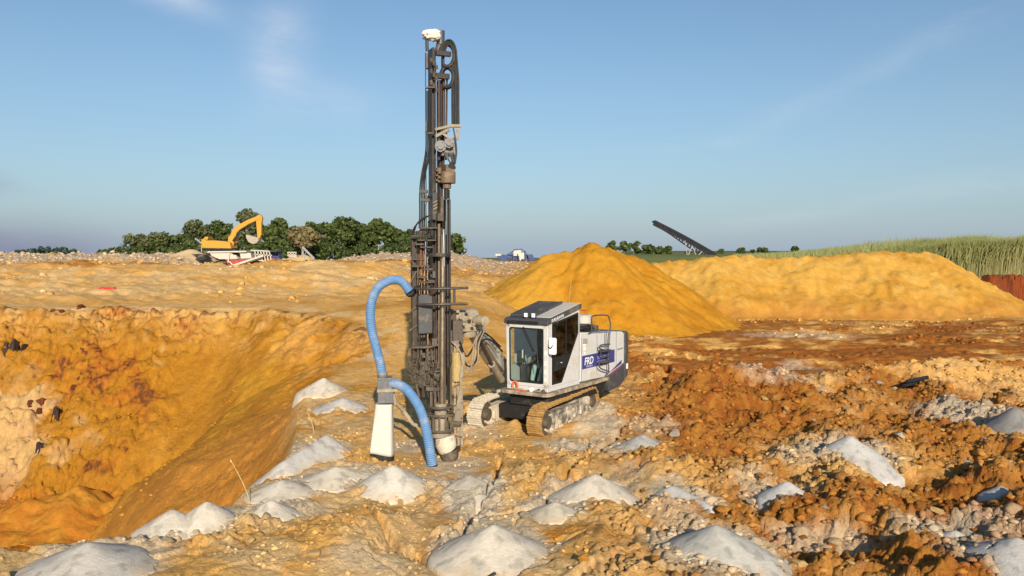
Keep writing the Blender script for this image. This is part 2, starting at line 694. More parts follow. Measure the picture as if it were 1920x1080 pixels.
def terrain_z(x, y, full=False):
    x = np.asarray(x, float)
    y = np.asarray(y, float)
    z = base_z(x, y)
    d = pit_fields(x, y)
    # --- rolling relief of the bench
    nearm = smooth(30, 22, y)
    soft = .20 * fbm(x, y, .34, 2, 1) * nearm
    z = z + soft + .10 * fbm(x, y, .12, 2, 3) * smooth(18, 30, y)
    for lx, ly, h, rx, ry in LUMPS:
        z = z + h * np.exp(-((x - lx) / rx) ** 2 - ((y - ly) / ry) ** 2)
    for cx_, cy_, hw_ in CUT_SPOTS:
        z = z * (1 - .9 * np.exp(-(np.hypot(x - cx_, y - cy_) / (1.4 * hw_)) ** 4))
    flat = np.exp(-(((x + 1.1) / 3.1) ** 2 + ((y - 17.0) / 2.3) ** 2) ** 2)
    z = z * (1 - .92 * flat) - .03 * flat
    # --- how broken the ground is
    churn = smooth(.6, 3.2, x - .10 * (y - 11) + .6 * perlin(x * .5, y * .5, 9)) * smooth(27, 21, y)
    for cx_, cy_, hw_ in CUT_SPOTS:
        churn = churn * (1 - .85 * np.exp(-(np.hypot(x - cx_, y - cy_) / (1.35 * hw_)) ** 4))
    churn = np.clip(churn * (1 - flat) + .9 * smooth(25, 22, y) * smooth(4, 7, x), 0, 1)
    road = smooth(2.6, 5, x - .0 * y) * smooth(22, 25, y) * smooth(50, 46, y)
    crust = (1 - churn) * nearm
    rg = ridged(x, y, .55, 4, 5)
    crust = crust * (1 - .75 * flat)
    z = z + crust * (.035 * rg + .022 * fbm(x, y, 2.2, 3, 13) + .010 * ridged(x, y, 3.1, 3, 14) + .085 * blocks(x, y, .95, 22, .09) + .10 * blocks(x, y, 3.3, 24, .12) * smooth(-.1, .4, fbm(x, y, .7, 2, 26)))
    st = fbm(x, y, .9, 2, 21) * .5
    z = z + crust * .05 * (np.floor(st * 5 + .5) / 5 + .5 * st)          # broken slabs of crust
    lump_a = lumps(x, y, 1.35, 3, .75)
    lump_b = lumps(x, y, 3.1, 5, .7)
    lump_c = lumps(x, y, 7.0, 8, .65)
    mod = smooth(-.45, .35, fbm(x, y, .33, 2, 19))
    z = z + 1.25 * churn * (.26 * fbm(x, y, .62, 3, 15) + .16 * lump_a * mod + .38 * lump_b * (.35 + .65 * mod) + .60 * lump_c + .08 * blocks(x, y, 1.25, 17, .3) * mod + .16 * blocks(x, y, 2.9, 18, .25) + .30 * blocks(x, y, 6.2, 20) + .035 * ridged(x, y, 2.4, 3, 16))
    patch = smooth(-.1, .4, fbm(x, y, .45, 2, 23)) * nearm * (1 - churn)
    z = z + patch * (.55 * lump_b + .8 * lump_c)
    z = z + road * (.10 * ridged(x * .35, y, .5, 4, 27) + .08 * fbm(x * .5, y, 1.3, 3, 29) + .7 * lump_b * smooth(.1, .6, fbm(x * .4, y, .3, 2, 33)))
    # --- earth ridge between the broken ground and the haul road
    dr, _ = seg_dist(x, y, [(4.2, 22.8), (7, 22.6), (11, 24.2), (17.5, 26.2), (26, 28)])
    z = z + (.55 + .3 * fbm(x, y, .5, 2, 35)) * np.exp(-(dr / 1.2) ** 2) * smooth(3.5, 6, x)
    for lx, ly, h, rx, ry in MUD:
        z = z + (h + .05 * fbm(x, y, 3, 2, 37)) * np.exp(-((x - lx) / rx) ** 2 - ((y - ly) / ry) ** 2)
    # --- ruts, tracks and cracks
    for pts, w, dep, per in RUTS:
        dd, s = seg_dist(x, y, pts)
        m = smooth(w * 1.25, w * .8, dd)
        z = z - m * dep * (.55 + .45 * np.sin(2 * np.pi * (s + .45 * dd) / per)) + .35 * dep * np.exp(-((dd - w * 1.35) / (w * .3)) ** 2)
    wx = x + .05 * fbm(x, y, 3.5, 3, 71)
    wy = y + .05 * fbm(x, y, 3.5, 3, 77)
    for pts, w, dep in CRACKS:
        dd, s = seg_dist(wx, wy, pts)
        ww = 1.5 * w * (1 + .8 * perlin(s * 2.7, s * 0 + .5, 79))
        z = z - dep * smooth(ww * 2.6, ww * .9, dd) + .03 * np.exp(-(dd / .22) ** 2)
    # --- rubble shelf at the far side
    shelf = smooth(60, 80, y) * smooth(125, 112, y) * smooth(2, -4, x - .0 * y)
    z = z + shelf * (.55 * lumps(x, y, .7, 37, .6) + .8 * lumps(x, y, 1.8, 39, .7) + .35 * fbm(x, y, .08, 3, 45))
    mid = smooth(36, 42, y) * smooth(80, 60, y) * smooth(4, -2, x)
    z = z + mid * (.30 * ridged(x + .6 * y, y * 1.2, .11, 4, 47) + .45 * lumps(x, y, 1.9, 49, .22) * smooth(0, .5, fbm(x, y, .2, 2, 50)) + .10 * ridged(x + y, y, .6, 3, 53))
    # --- the pit
    W = 8.0 - 2.2 * smooth(-10, -6, x) * smooth(32, 26, y) - 3.9 * smooth(28, 17, y)
    t = np.clip(d / W, 0, 1)
    ease = smooth(-12, -10, x) * smooth(26, 30, y)
    t = t ** (1 + .45 * ease)
    prof = t * (1 - .25 * np.sin(np.pi * t)) * .93 + .07 * smooth(0, 1, t)
    rocky = smooth(-12.6, -15.0, x + .9 * fbm(x, y, .22, 2, 83)) * smooth(24, 28, y)
    floor_z = -5.1 + .25 * fbm(x, y, .3, 3, 85)
    pz = z * (1 - prof) + floor_z * prof
    inner = smooth(0, .6, d) * smooth(W + 1.5, W - .5, d)
    step = fbm(x, y, .30, 3, 87)
    benches = rocky * inner * (.34 * ridged(x, y * 1.3, .22, 4, 89) + .4 * np.floor(step * 4) / 4)
    chute = inner * (1 - rocky) * (.03 * ridged(x * 1.3, y * .35, .35, 3, 91) + .05 * fbm(x, y, .7, 3, 93) * smooth(.62, .1, t))
    topcr = inner * smooth(.5, .05, t) * smooth(26, 31, y) * (.16 * ridged(x, y, .5, 3, 95) + .35 * lumps(x, y, 1.3, 97, .5))
    floorc = smooth(W - 1.5, W + 1, d) * (.5 * lumps(x, y, 1.6, 99, .5) + .6 * lumps(x, y, 3.6, 101, .5))
    z = np.where(d > 0, pz + benches + chute + topcr + floorc, z)
    if full:
        return z, d, t, rocky, churn, road, crust, shelf, mid, rg
    return z


# columns in tan(angle), rows in distance: dense where the ground is near
def _cols():
    c = list(np.linspace(-.68, .68, 800))
    e = list(.68 + np.cumsum(np.linspace(.003, .05, 48)))
    return np.array([-v for v in e[::-1]] + c + e)


def _rows():
    r, y = [], 5.0
    while y < 4200:
        r.append(y)
        k = .012 if y < 9.4 else .0034 if y < 24 else .0021 if y < 38.5 else .0045 if y < 60 else .008 if y < 120 else .04
        y *= 1 + k
    r.append(4200)
    return np.array(r)


TX, RY = _cols(), _rows()
nc, nr = len(TX), len(RY)
gx = (RY[:, None] * TX[None, :]).ravel()
gy = np.repeat(RY, nc)
gz, pd, pt, rocky, churn, road, crust, shelf, mid, rg = terrain_z(gx, gy, True)

# normals, then fine relief pushed out along them
P = np.stack([gx, gy, gz], 1).reshape(nr, nc, 3)
du = np.gradient(P, axis=1)
dv = np.gradient(P, axis=0)
N = np.cross(du, dv)
N /= np.linalg.norm(N, axis=2)[:, :, None]
N = N.reshape(-1, 3)
near = gy < 60
amp = .022 * smooth(60, 30, gy[near]) * (1 + .8 * churn[near]) + .10 * smooth(.1, .6, pd[near]) * (.10 + .95 * rocky[near] + .35 * smooth(.35, .1, pt[near])) * smooth(24, 28, gy[near])
q = np.stack([gx[near], gy[near], gz[near]], 1)
det = perlin3(q[:, 0] * 2.3, q[:, 1] * 2.3, q[:, 2] * 2.3, 3) + .6 * perlin3(q[:, 0] * 5.1, q[:, 1] * 5.1, q[:, 2] * 5.1, 5) \
    + .4 * (1 - 2 * np.abs(perlin3(q[:, 0] * 10, q[:, 1] * 10, q[:, 2] * 10, 6)))
G = np.stack([gx, gy, gz], 1)
G[near] += N[near] * (amp * det)[:, None]

# --- colour of the soils (no light in it)
OCHRE = np.array((.55, .255, .028))
SAND = np.array((.72, .41, .125))
PALE = np.array((.78, .56, .29))
ORANGE = np.array((.50, .195, .022))
CLAY = np.array((.38, .115, .018))
RED = np.array((.25, .062, .02))
MAROON = np.array((.11, .045, .025))
DUSTW = np.array((.66, .57, .44))
GREYR = np.array((.50, .42, .35))
GREEN = np.array((.17, .19, .06))


def lay(c, col, m):
    return c + (col - c) * np.clip(m, 0, 1)[:, None]


n_a = fbm(gx, gy, .23, 4, 201)
n_b = fbm(gx, gy, .8, 4, 205)
n_c = fbm(gx, gy, 2.6, 3, 209)
zn = perlin3(gx * .45, gy * .45, gz * .45, 9)
zn2 = perlin3(gx * 1.3, gy * 1.3, gz * 1.3, 12)
zn3 = perlin3(gx * 4.2, gy * 4.2, gz * 4.2, 15) + .6 * perlin3(gx * 9, gy * 9, gz * 9, 16)
C = np.tile(SAND, (len(gx), 1))
C = lay(C, OCHRE, smooth(-.1, .5, n_a + .5 * n_b) * .75)
C = lay(C, ORANGE, crust * smooth(.0, .6, .6 * n_b + .5 * n_c + .3 * n_a) * .55)
C = lay(C, PALE, crust * smooth(-.05, .55, rg * .5 + n_b * .6 - .1) * .7)
EARTH = np.array((.44, .18, .032))
DARKCLAY = np.array((.29, .088, .017))
C = lay(C, EARTH, churn * smooth(-.8, .1, n_a + .35 * n_b + .35 * smooth(14, 20, gy)) * .9)
C = lay(C, EARTH, road * smooth(-.9, .0, n_b + n_a))
C = lay(C, DARKCLAY, road * smooth(-.45, .45, n_a * 1.2 + .5 * n_b + .3 * n_c + .45 * np.exp(-((gy - 32) / 6) ** 2)) * .62)
C = lay(C, PALE, road * smooth(.35, .8, n_b * .8 + n_c * .5 - .5 * np.exp(-((gy - 31) / 6) ** 2)) * .45)
C = lay(C, DARKCLAY, churn * smooth(-.1, .6, n_c + .5 * n_a + .2 * n_b) * .75)
C = lay(C, PALE, churn * smooth(.25, .8, -n_a + .5 * n_c + .1) * .30)
# behind the rig and the near slope of the pit
bowl = smooth(11, 13, gy) * smooth(-.1 - .4 * smooth(24, 27, gy), .8, pd)
C = lay(C, np.array((.44, .195, .017)), bowl * .97)
C = lay(C, ORANGE, bowl * smooth(-.1, .7, zn + .3 * zn2) * (.30 + .3 * rocky))
streak = perlin(gx * .7 + .3 * n_b, gy * .12, 231) + .5 * perlin(gx * 2.1, gy * .3, 233)
C = lay(C, np.array((.58, .30, .032)), bowl * (1 - rocky) * smooth(-.1, .5, streak) * .7)
C = lay(C, np.array((.40, .19, .03)), bowl * (1 - rocky) * smooth(.2, .6, -streak) * .35)
C = lay(C, SAND, bowl * smooth(.35, .05, pt) * smooth(-.3, .3, zn2 + zn + .2) * .8)
C = lay(C, ORANGE, bowl * smooth(-10.5, -7, gx) * .35)
C = lay(C, np.array((.60, .26, .05)), bowl * smooth(28, 23, gy) * .7)
wallr = rocky * bowl
C = lay(C, CLAY, wallr * smooth(.05, .30, zn + .5 * zn2 + .45 * zn3 - .1) * .75)
C = lay(C, MAROON, wallr * smooth(.42, .56, zn * .8 + .5 * zn2 + .6 * zn3) * .85)
C = lay(C, PALE, wallr * smooth(.35, .7, -zn - .5 * zn2) * .4)
sp_ = np.hypot((gx + 20.2) / 2.6, (gy - 30.2) / 3.2) + .35 * n_b
C = lay(C, PALE, bowl * smooth(1.1, .6, sp_) * .55)
C = lay(C, ORANGE, smooth(.93, 1.0, pt) * smooth(0, .5, pd) * (.5 + .4 * smooth(-.3, .3, n_b)))
C = lay(C, CLAY, smooth(.97, 1.0, pt) * smooth(0, .5, pd) * smooth(0, .5, n_c) * .6)
lip = np.exp(-((pd + .3) / .9) ** 2) * smooth(28, 32, gy)
C = lay(C, PALE, lip * smooth(-.4, .3, n_b) * .7)
C = lay(C, MAROON, np.exp(-((pd - .5) / .6) ** 2) * smooth(28, 32, gy) * smooth(.25, .5, n_c) * .8)
# pale sand flat and the stony shelf beyond the pit
C = lay(C, PALE * .96, smooth(37, 42, gy) * smooth(64, 52, gy) * smooth(3, -5, gx) * smooth(-.3, .4, n_a + .5 * n_b + .1) * .7)
C = lay(C, ORANGE, smooth(56, 62, gy) * smooth(86, 70, gy) * smooth(5, -3, gx) * smooth(-.4, .4, n_a + .4 * n_b) * .8)
C = lay(C, CLAY, smooth(52, 60, gy) * smooth(80, 70, gy) * smooth(2, -4, gx) * smooth(.1, .6, n_b + .5 * n_a) * .5)
C = lay(C, GREYR, shelf * smooth(-.5, .4, n_b + .4 * n_a + .02 * (gy - 85)) * .9)
C = lay(C, PALE, shelf * smooth(.1, .6, n_b) * .6)
# red cut face under the tall grass
cutm = smooth(27, 29, gx) * smooth(54.5, 55.3, gy) * smooth(59, 58, gy)
C = lay(C, RED, cutm)
C = lay(C, MAROON, cutm * smooth(.05, .5, perlin(gx * 1.7, gy * .1, 66) + .4 * n_c) * .6)
C = lay(C, GREEN * 1.25, smooth(57.5, 60, gy) * smooth(7, 10, gx))
C = lay(C, GREEN, smooth(125, 160, gy))
C = lay(C, np.array((.12, .15, .075)), smooth(200, 600, gy))
# drill dust and pale rock flour
for px, py, rx, ry, a in [(880, 925, 60, 45, .95), (1060, 838, 60, 16, .9), (1115, 800, 45, 30, .8), (720, 905, 75, 22, .5), (620, 905, 95, 24, .55),
                          (1040, 962, 55, 28, .8), (760, 838, 50, 14, .7), (905, 945, 40, 45, .7), (1265, 975, 60, 30, .5), (1530, 1000, 90, 22, .6),
                          (1720, 1014, 60, 14, .4), (1455, 752, 80, 10, .55), (1400, 735, 60, 10, .6), (1780, 784, 60, 14, .35), (1870, 1010, 60, 25, .5),
                          (1160, 850, 40, 20, .6), (850, 870, 60, 20, .7), (900, 815, 45, 22, .55), (1230, 810, 60, 18, .45), (1420, 920, 50, 20, .6),
                          (1490, 880, 60, 16, .5), (300, 1010, 130, 18, .45), (520, 960, 110, 22, .5), (700, 1060, 120, 22, .45), (1400, 1030, 90, 30, .35),
                          (1495, 632, 110, 8, .5), (690, 690, 40, 6, .5), (1500, 690, 40, 8, .5), (1180, 900, 40, 16, .4), (930, 1010, 120, 60, .35)]:
    cx, cy = g2(px, py)
    sx = rx / F_PX * cy
    sy = cy * cy * ry / (F_PX * CAM_H)
    r = ((gx - cx) / sx) ** 2 + ((gy - cy) / sy) ** 2
    C = lay(C, DUSTW, a * smooth(1.5, .25, r + .55 * n_c + .45 * n_b) * (pd < .4))
for px, py, hp in CUT_PX:
    cx, cy = g2(px, py)
    hw = hp / F_PX * cy
    r = np.hypot(gx - cx, (gy - cy - hw * .5) * .9) / (hw * 1.2)
    C = lay(C, DUSTW * np.array((.96, .95, .93)), .75 * smooth(1.25, .7, r + .22 * n_c + .22 * n_b) * (pd < .6))
C = C * (1 + .10 * n_c[:, None])
C = np.clip(C, .01, .85)

idx = np.arange(nr * nc).reshape(nr, nc)
FQ = np.stack([idx[:-1, :-1], idx[:-1, 1:], idx[1:, 1:], idx[1:, :-1]], -1).reshape(-1, 4)
M_GROUND = ground_material('soil')
ground = link('ground', mesh_from_np('ground', G, FQ, M_GROUND, C))
tag(ground, kind='structure', label='dug ochre and red quarry ground with a deep pit')


def soil_colour(x, y):
    """colour of the ground sheet at these places"""
    i = np.clip(np.searchsorted(RY, y), 0, nr - 1)
    j = np.clip(np.searchsorted(TX, x / y), 0, nc - 1)
    return C[i * nc + j]


def tz(x, y):
    return float(terrain_z(np.array([x]), np.array([y]))[0])


# ------------------------------------------------------------------ heaps: own meshes that stand on the ground
def heap(name, ridge, slope, res, col_fn, m, label=None, cat=None, group=None, kind=None, rough=.06, rf=1.2, round_=.25, seed=0, margin=.25, zfun=None, lump=0.0, skirt=1.0, foot=None, least=-9.0, rmax=None, gully=0.0, radial=True):
    """a heap from a ridge line of (x, y, z) points, its sides at the slope of loose earth"""
    xs = [p[0] for p in ridge]
    ys = [p[1] for p in ridge]
    g0 = terrain_z(np.array(xs), np.array(ys)) if zfun is None else zfun(np.array(xs), np.array(ys))
    ridge = [(a, b, max(c_, float(gg) + least)) for (a, b, c_), gg in zip(ridge, g0)]
    top = max(p[2] for p in ridge)
    low = float(g0.min()) - .5 if foot is None else foot
    R = (top - low) / slope + margin
    nx = int((max(xs) - min(xs) + 2 * R) / res) + 2
    ny = int((max(ys) - min(ys) + 2 * R) / res) + 2
    X, Y = np.meshgrid(np.linspace(min(xs) - R, max(xs) + R, nx), np.linspace(min(ys) - R, max(ys) + R, ny))
    x, y = X.ravel(), Y.ravel()
    wx = x + .35 * rough * 4 * fbm(x, y, rf * .5, 2, seed + 300)
    wy = y + .35 * rough * 4 * fbm(x, y, rf * .5, 2, seed + 310)
    z = np.full(x.shape, -99.0)
    dmin = np.full(x.shape, 99.0)
    if len(ridge) == 1:
        ridge = ridge + [(ridge[0][0] + .01, ridge[0][1], ridge[0][2])]
    for (x0, y0, z0), (x1, y1, z1) in zip(ridge[:-1], ridge[1:]):
        dx, dy = x1 - x0, y1 - y0
        t = np.clip(((wx - x0) * dx + (wy - y0) * dy) / (dx * dx + dy * dy), 0, 1)
        dd = np.hypot(wx - x0 - t * dx, wy - y0 - t * dy)
        dmin = np.minimum(dmin, dd)
        dd = np.sqrt(dd * dd + round_ * round_) - round_
        z = np.maximum(z, z0 + t * (z1 - z0) - slope * dd)
    g = terrain_z(x, y) if zfun is None else zfun(x, y)
    if rmax:
        z = z - 2.2 * np.maximum(0, dmin - rmax)
    z = z + rough * fbm(x, y, rf, 4, seed + 320)
    if gully:
        th = np.arctan2(y - np.mean(ys), x - np.mean(xs))
        rr_ = np.hypot(x - np.mean(xs), y - np.mean(ys))
        u = x * .9 if radial is False else th * 5.5
        v = y * .16 if radial is False else rr_ * .14
        z = z + gully * ridged(u + .3 * fbm(x, y, .6, 2, seed + 340), v, 1.0, 3, seed + 341) + .35 * gully * fbm(x, y, 2.6, 3, seed + 345)
    if lump:
        z = z + lump * (lumps(x, y, 1.1, 331, .35) + lumps(x, y, 2.7, 333, .4))
    h = z - g
    z = np.where(h < .35 * skirt, g + np.where(h < -.35 * skirt, h, (h + .35 * skirt) ** 2 / (1.4 * skirt)) * 1.0, z)   # the foot fans out
    h = z - g
    z = np.where(h < .012, g - .25, z)
    keep = (h > .012).reshape(ny, nx)
    # only the patch that holds the summit
    sy_, sx_ = np.unravel_index(int(np.argmax(np.where(h > .012, z, -99))), (ny, nx))
    grown = np.zeros((ny, nx), bool)
    grown[sy_, sx_] = True
    while True:
        g_ = grown.copy()
        g_[1:] |= grown[:-1]
        g_[:-1] |= grown[1:]
        g_[:, 1:] |= g_[:, :-1]
        g_[:, :-1] |= g_[:, 1:]
        g_ &= keep
        if (g_ == grown).all():
            break
        grown = g_
    keep = grown
    k = np.zeros((ny, nx), bool)
    k[1:-1, 1:-1] = keep[1:-1, 1:-1] | keep[:-2, 1:-1] | keep[2:, 1:-1] | keep[1:-1, :-2] | keep[1:-1, 2:]
    ids = np.arange(nx * ny).reshape(ny, nx)
    cell = k[:-1, :-1] & k[1:, :-1] & k[:-1, 1:] & k[1:, 1:]
    Fq = np.stack([ids[:-1, :-1], ids[:-1, 1:], ids[1:, 1:], ids[1:, :-1]], -1)[cell]
    used = np.unique(Fq)
    mp = np.full(nx * ny, -1)
    mp[used] = np.arange(len(used))
    V = np.stack([x, y, z], 1)[used]
    Cc = col_fn(x, y, z)[used]
    c = (V.min(0) + V.max(0)) / 2
    o = link(name, mesh_from_np(name, V - c, mp[Fq], m, Cc), None, c)
    tag(o, label, cat, group, kind)
    return o


def two_tone(a, b, c=None, f=.5, seed=0, cm=.5):
    a, b = np.array(a), np.array(b)

    def fn(x, y, z):
        n = fbm(x, y, f, 4, 400 + seed)
        o = a + (b - a) * smooth(-.4, .5, n)[:, None]
        if c is not None:
            o = o + (np.array(c) - o) * (cm * smooth(.0, .6, fbm(x, y, f * 3.1, 3, 410 + seed)))[:, None]
        return np.clip(o * (1 + .08 * fbm(x, y, f * 9, 2, 420 + seed))[:, None], .01, .85)
    return fn


def orange_col(x, y, z):
    o = two_tone((.50, .235, .018), (.46, .20, .014), (.55, .29, .035), .35, 3, .4)(x, y, z)
    m = smooth(3.2, 1.2, x + .5 * fbm(x, y, .5, 3, 430)) * .65
    return o + (np.array((.57, .31, .045)) - o) * m[:, None]


M_HEAP = ground_material('loose_earth', fine=.8, bump=.45)
heap('sand_pile', [(.6, 45.5, 2.6), (2.0, 45.4, 3.95), (3.7, 46, 4.15), (4.55, 46, 4.72), (5.6, 46.4, 4.3), (7.0, 46.9, 3.95), (8.1, 47.4, 3.0)], .72, .14, orange_col, M_HEAP,
     'tall smooth orange sand pile rising behind the drill rig cab', 'sand pile', gully=.10, rough=.13, rf=.55, round_=.5, seed=1, lump=.28, foot=-.4)


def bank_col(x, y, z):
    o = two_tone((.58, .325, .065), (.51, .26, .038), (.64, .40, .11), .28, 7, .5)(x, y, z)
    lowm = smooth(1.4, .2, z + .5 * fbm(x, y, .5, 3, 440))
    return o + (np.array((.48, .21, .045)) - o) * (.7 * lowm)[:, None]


def bank_pt(px, py, Y):
    p = at(px, py, Y)
    return (p.x, p.y, p.z)


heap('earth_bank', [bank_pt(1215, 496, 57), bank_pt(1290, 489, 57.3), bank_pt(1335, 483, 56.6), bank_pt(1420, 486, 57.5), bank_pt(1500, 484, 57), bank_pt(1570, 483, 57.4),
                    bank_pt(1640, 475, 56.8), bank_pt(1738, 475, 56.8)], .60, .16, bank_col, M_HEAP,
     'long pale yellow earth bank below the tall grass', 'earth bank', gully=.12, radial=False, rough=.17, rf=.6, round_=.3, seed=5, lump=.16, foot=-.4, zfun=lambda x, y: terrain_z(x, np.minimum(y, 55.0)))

# heaps of the far shelf
for px, py, Y, lab, c_ in [(352, 468, 104, 'buff heap of crushed stone beside the yellow excavator', (.56, .42, .25)),
                           (418, 474, 109, 'low heap of rubble under the yellow excavator', (.50, .40, .28)),
                           (470, 497, 96, 'greyish mauve heap under the white crusher conveyor', (.50, .43, .40)),
                           (400, 492, 92, 'yellow earth heap in front of the white crusher', (.58, .36, .12)),
                           (520, 484, 108, 'buff earth heap behind the white crusher discharge', (.58, .42, .22)),
                           (560, 478, 125, 'low buff heap at the foot of the grey conveyor', (.60, .42, .2))]:
    p = at(px, py, Y)
    heap('stone_heap', [(p.x - .8, p.y, p.z - .1), (p.x + .8, p.y, p.z)], .55, .22, two_tone(c_, tuple(v * .9 for v in c_), None, .4, int(px)), M_HEAP, lab, 'heap', 'heaps on the far shelf', rough=.15, rf=.5, seed=px, least=.5)
p = at(100, 925, 27)
heap('earth_mound', [(p.x - .5, p.y, -4.2), (p.x + .5, p.y + .3, -3.95)], .60, .07, two_tone((.53, .24, .03), (.47, .18, .022), (.40, .13, .02), .9, 77), M_HEAP, 'rounded orange earth mound on the pit floor', 'earth mound', rough=.16, rf=1.1, round_=.6, seed=77)
# ------------------------------------------------------------------ heaps of drill cuttings
M_CUT = ground_material('drill_cuttings', fine=.40, bump=.5, coarse=.02)
CUT_G = 'pale heaps of drill cuttings on the bench'


def cut_colour(colr, seed):
    f0 = two_tone(colr, tuple(v * .86 for v in colr), tuple(min(.8, v * 1.10) for v in colr), 1.6, seed)

    def fn(x, y, z):
        o = f0(x, y, z)
        h = z - terrain_z(x, y)
        m = smooth(.13, .0, h + .06 * fbm(x, y, 3.0, 3, 470 + seed)) * .45
        o = o + (soil_colour(x, y) * .9 - o) * m[:, None]
        w = smooth(.25, .55, fbm(x, y, 5.0, 3, 480 + seed)) * .25
        return np.clip(o * (1 - w)[:, None], .01, .85)
    return fn


def cuttings(apex, base_py, half_px, label, h=None, colr=(.63, .565, .475), stretch=None, slope=None, gz=None, seed=0, hmin=.40):
    ax, ay = apex
    zb = gz if gz is not None else 0.0
    q_ = gnd(ax, base_py, zb)
    Yb = q_.y
    hw = half_px / F_PX * Yb
    slope = slope or .60
    d_ = sight(ax, ay)
    Y = Yb + hw * .8
    top = (Vector((0, 0, CAM_H)) + d_ * (Y / d_.y)).z
    X = d_.x / d_.y * Y
    ridge = [(X, Y, top)]
    if stretch:
        sx, sy, dz = stretch
        ridge = [(X, Y, top), (X + sx, Y + sy, top + dz)]
    g = tz(X, Y)
    top = max(top, g + hmin * hw)
    ridge[0] = (X, Y, top)
    s = max(.40, min(.78, (top - g + .02) / (1.08 * hw)))
    return heap('cuttings_pile', ridge, s, max(.022, Y * .0021), cut_colour(colr, seed), M_CUT, label, 'cuttings pile', CUT_G,
                rough=.010, rf=1.5, round_=.035, seed=seed, skirt=.10, rmax=hw * 1.3)


W_, B_ = (.70, .66, .60), (.58, .56, .54)
cuttings((165, 1040), 1105, 110, 'big grey cuttings pile nearest the pit edge corner, cut by the picture bottom', colr=(.52, .48, .43), seed=1)
cuttings((322, 973), 1012, 58, 'pale cuttings pile on the pit lip, lower-left of two touching cones', seed=2, hmin=.60)
cuttings((386, 956), 1004, 62, 'sharp pale cuttings cone on the pit lip touching a lower cone', seed=3, hmin=.68)
cuttings((507, 939), 985, 52, 'pale cuttings pile with dark hollow at its left foot, beside the thin dry stalk', seed=4, hmin=.58)
cuttings((528, 903), 940, 54, 'pale cuttings pile on the pit rim just above another pile', seed=5)
cuttings((630, 886), 922, 68, 'broad low whitish cuttings spread in front of the white dust skirt', seed=6, stretch=(.5, .15, -.08))
cuttings((735, 872), 930, 66, 'whitish cuttings pile just below the dust collector and blue hose', seed=7, colr=(.62, .57, .50))
cuttings((612, 815), 870, 50, 'long bluish white cuttings smear down the bench edge', seed=8, stretch=(-.45, -1.5, -.16), gz=-.1, colr=(.56, .53, .49))
cuttings((606, 722), 754, 40, 'farthest white cuttings pile at the bench edge, with a pointed top', seed=9, gz=-.15, hmin=.62)
cuttings((642, 756), 785, 46, 'second farthest cuttings pile, low and greyish, behind the dust collector', seed=10, gz=-.1, colr=(.55, .53, .51))
cuttings((922, 985), 1072, 96, 'large smooth white cuttings pile at the bottom centre, over a crack', seed=11)
cuttings((1116, 892), 955, 74, 'rounded white cuttings pile in front of the rig track', seed=12, hmin=.60)
cuttings((1203, 828), 862, 56, 'grey cuttings pile behind a yellow earth mound near the rig track', seed=13, hmin=.55, colr=(.48, .46, .43))
cuttings((1262, 912), 950, 40, 'long white cuttings slab lying along a rubble ridge', seed=14, hmin=0.45, stretch=(.48, -.75, -.10), colr=(.60, .57, .54))
cuttings((1343, 985), 1082, 110, 'largest grey cuttings pile with a shaded flank, cut by the picture bottom', seed=15, hmin=0.5, colr=(.51, .49, .45))
cuttings((1592, 824), 885, 80, 'pointed grey cuttings pile among orange rubble with shade on one flank', seed=16, hmin=0.66, colr=(.52, .50, .48))
cuttings((1476, 918), 950, 44, 'small grey cuttings pile above a white rubble ridge', seed=17, hmin=0.62, colr=(.56, .54, .52))
cuttings((1905, 1045), 1110, 80, 'grey cuttings pile in the bottom corner beyond the dark rubble', seed=18, hmin=0.5, colr=(.50, .48, .46))
cuttings((1905, 762), 830, 75, 'grey gravel heap with its shade painted dark, at the picture edge by the haul road', seed=19, colr=(.26, .25, .24))  # shade on this gravel put into a darker grey
cuttings((1790, 1003), 1030, 50, 'low greyish cuttings spread between dark shadows', seed=20, hmin=0.5, colr=(.55, .52, .47))
cuttings((1876, 912), 935, 30, 'tiny bluish cuttings pile among dark clods', seed=21, hmin=0.6, colr=(.45, .45, .45))
cuttings((1040, 945), 990, 56, 'crumbly whitish cuttings mound left of a rounded white pile', seed=22, hmin=0.5, colr=(.56, .50, .40))
cuttings((880, 892), 930, 46, 'white cuttings patch on crusted earth under the drill mast', seed=23, colr=(.58, .52, .43), stretch=(.1, -.45, -.12))
# ------------------------------------------------------------------ materials of the machines
DUST = (.50, .36, .20)
M_WHITE = surface('white_paint', (.56, .555, .56), .38, amt=.34, dust=(.50, .41, .29), scale=2.2, var=.05, bump=.03, spec=.5)
M_WHITE_D = surface('white_paint_dusty', (.50, .47, .43), .6, amt=.5, dust=(.56, .47, .34), scale=3, var=.12)
M_DGREY = surface('dark_grey_paint', (.062, .062, .068), .45, amt=.22, scale=2.0, var=.15, spec=.45)
M_MAST = surface('mast_steel', (.034, .028, .026), .45, amt=.22, dust=(.13, .095, .07), scale=2.2, var=.3, spec=.45, rust=(.11, .055, .03))
M_MAST_L = surface('dusty_steel', (.095, .075, .058), .6, amt=.28, dust=(.34, .26, .18), scale=3, var=.3)
M_BLACK = surface('black_rubber', (.018, .018, .018), .55, amt=.12, scale=3, var=.2)
M_BEIGE = surface('dusty_beige_paint', (.28, .235, .18), .65, amt=.45, dust=(.42, .33, .22), scale=4, var=.25, rust=(.16, .09, .05))
M_BROWN = surface('brown_gearbox', (.16, .11, .075), .6, amt=.35, dust=(.34, .25, .16), scale=4, var=.25)
M_ROD = surface('drill_rod_steel', (.36, .28, .21), .34, metal=.8, amt=.15, dust=(.4, .3, .2), scale=2, var=.2, spec=.5)
M_CHROME = surface('chrome_steel', (.75, .74, .72), .22, metal=1, amt=.05, scale=2, var=.05, bump=0)
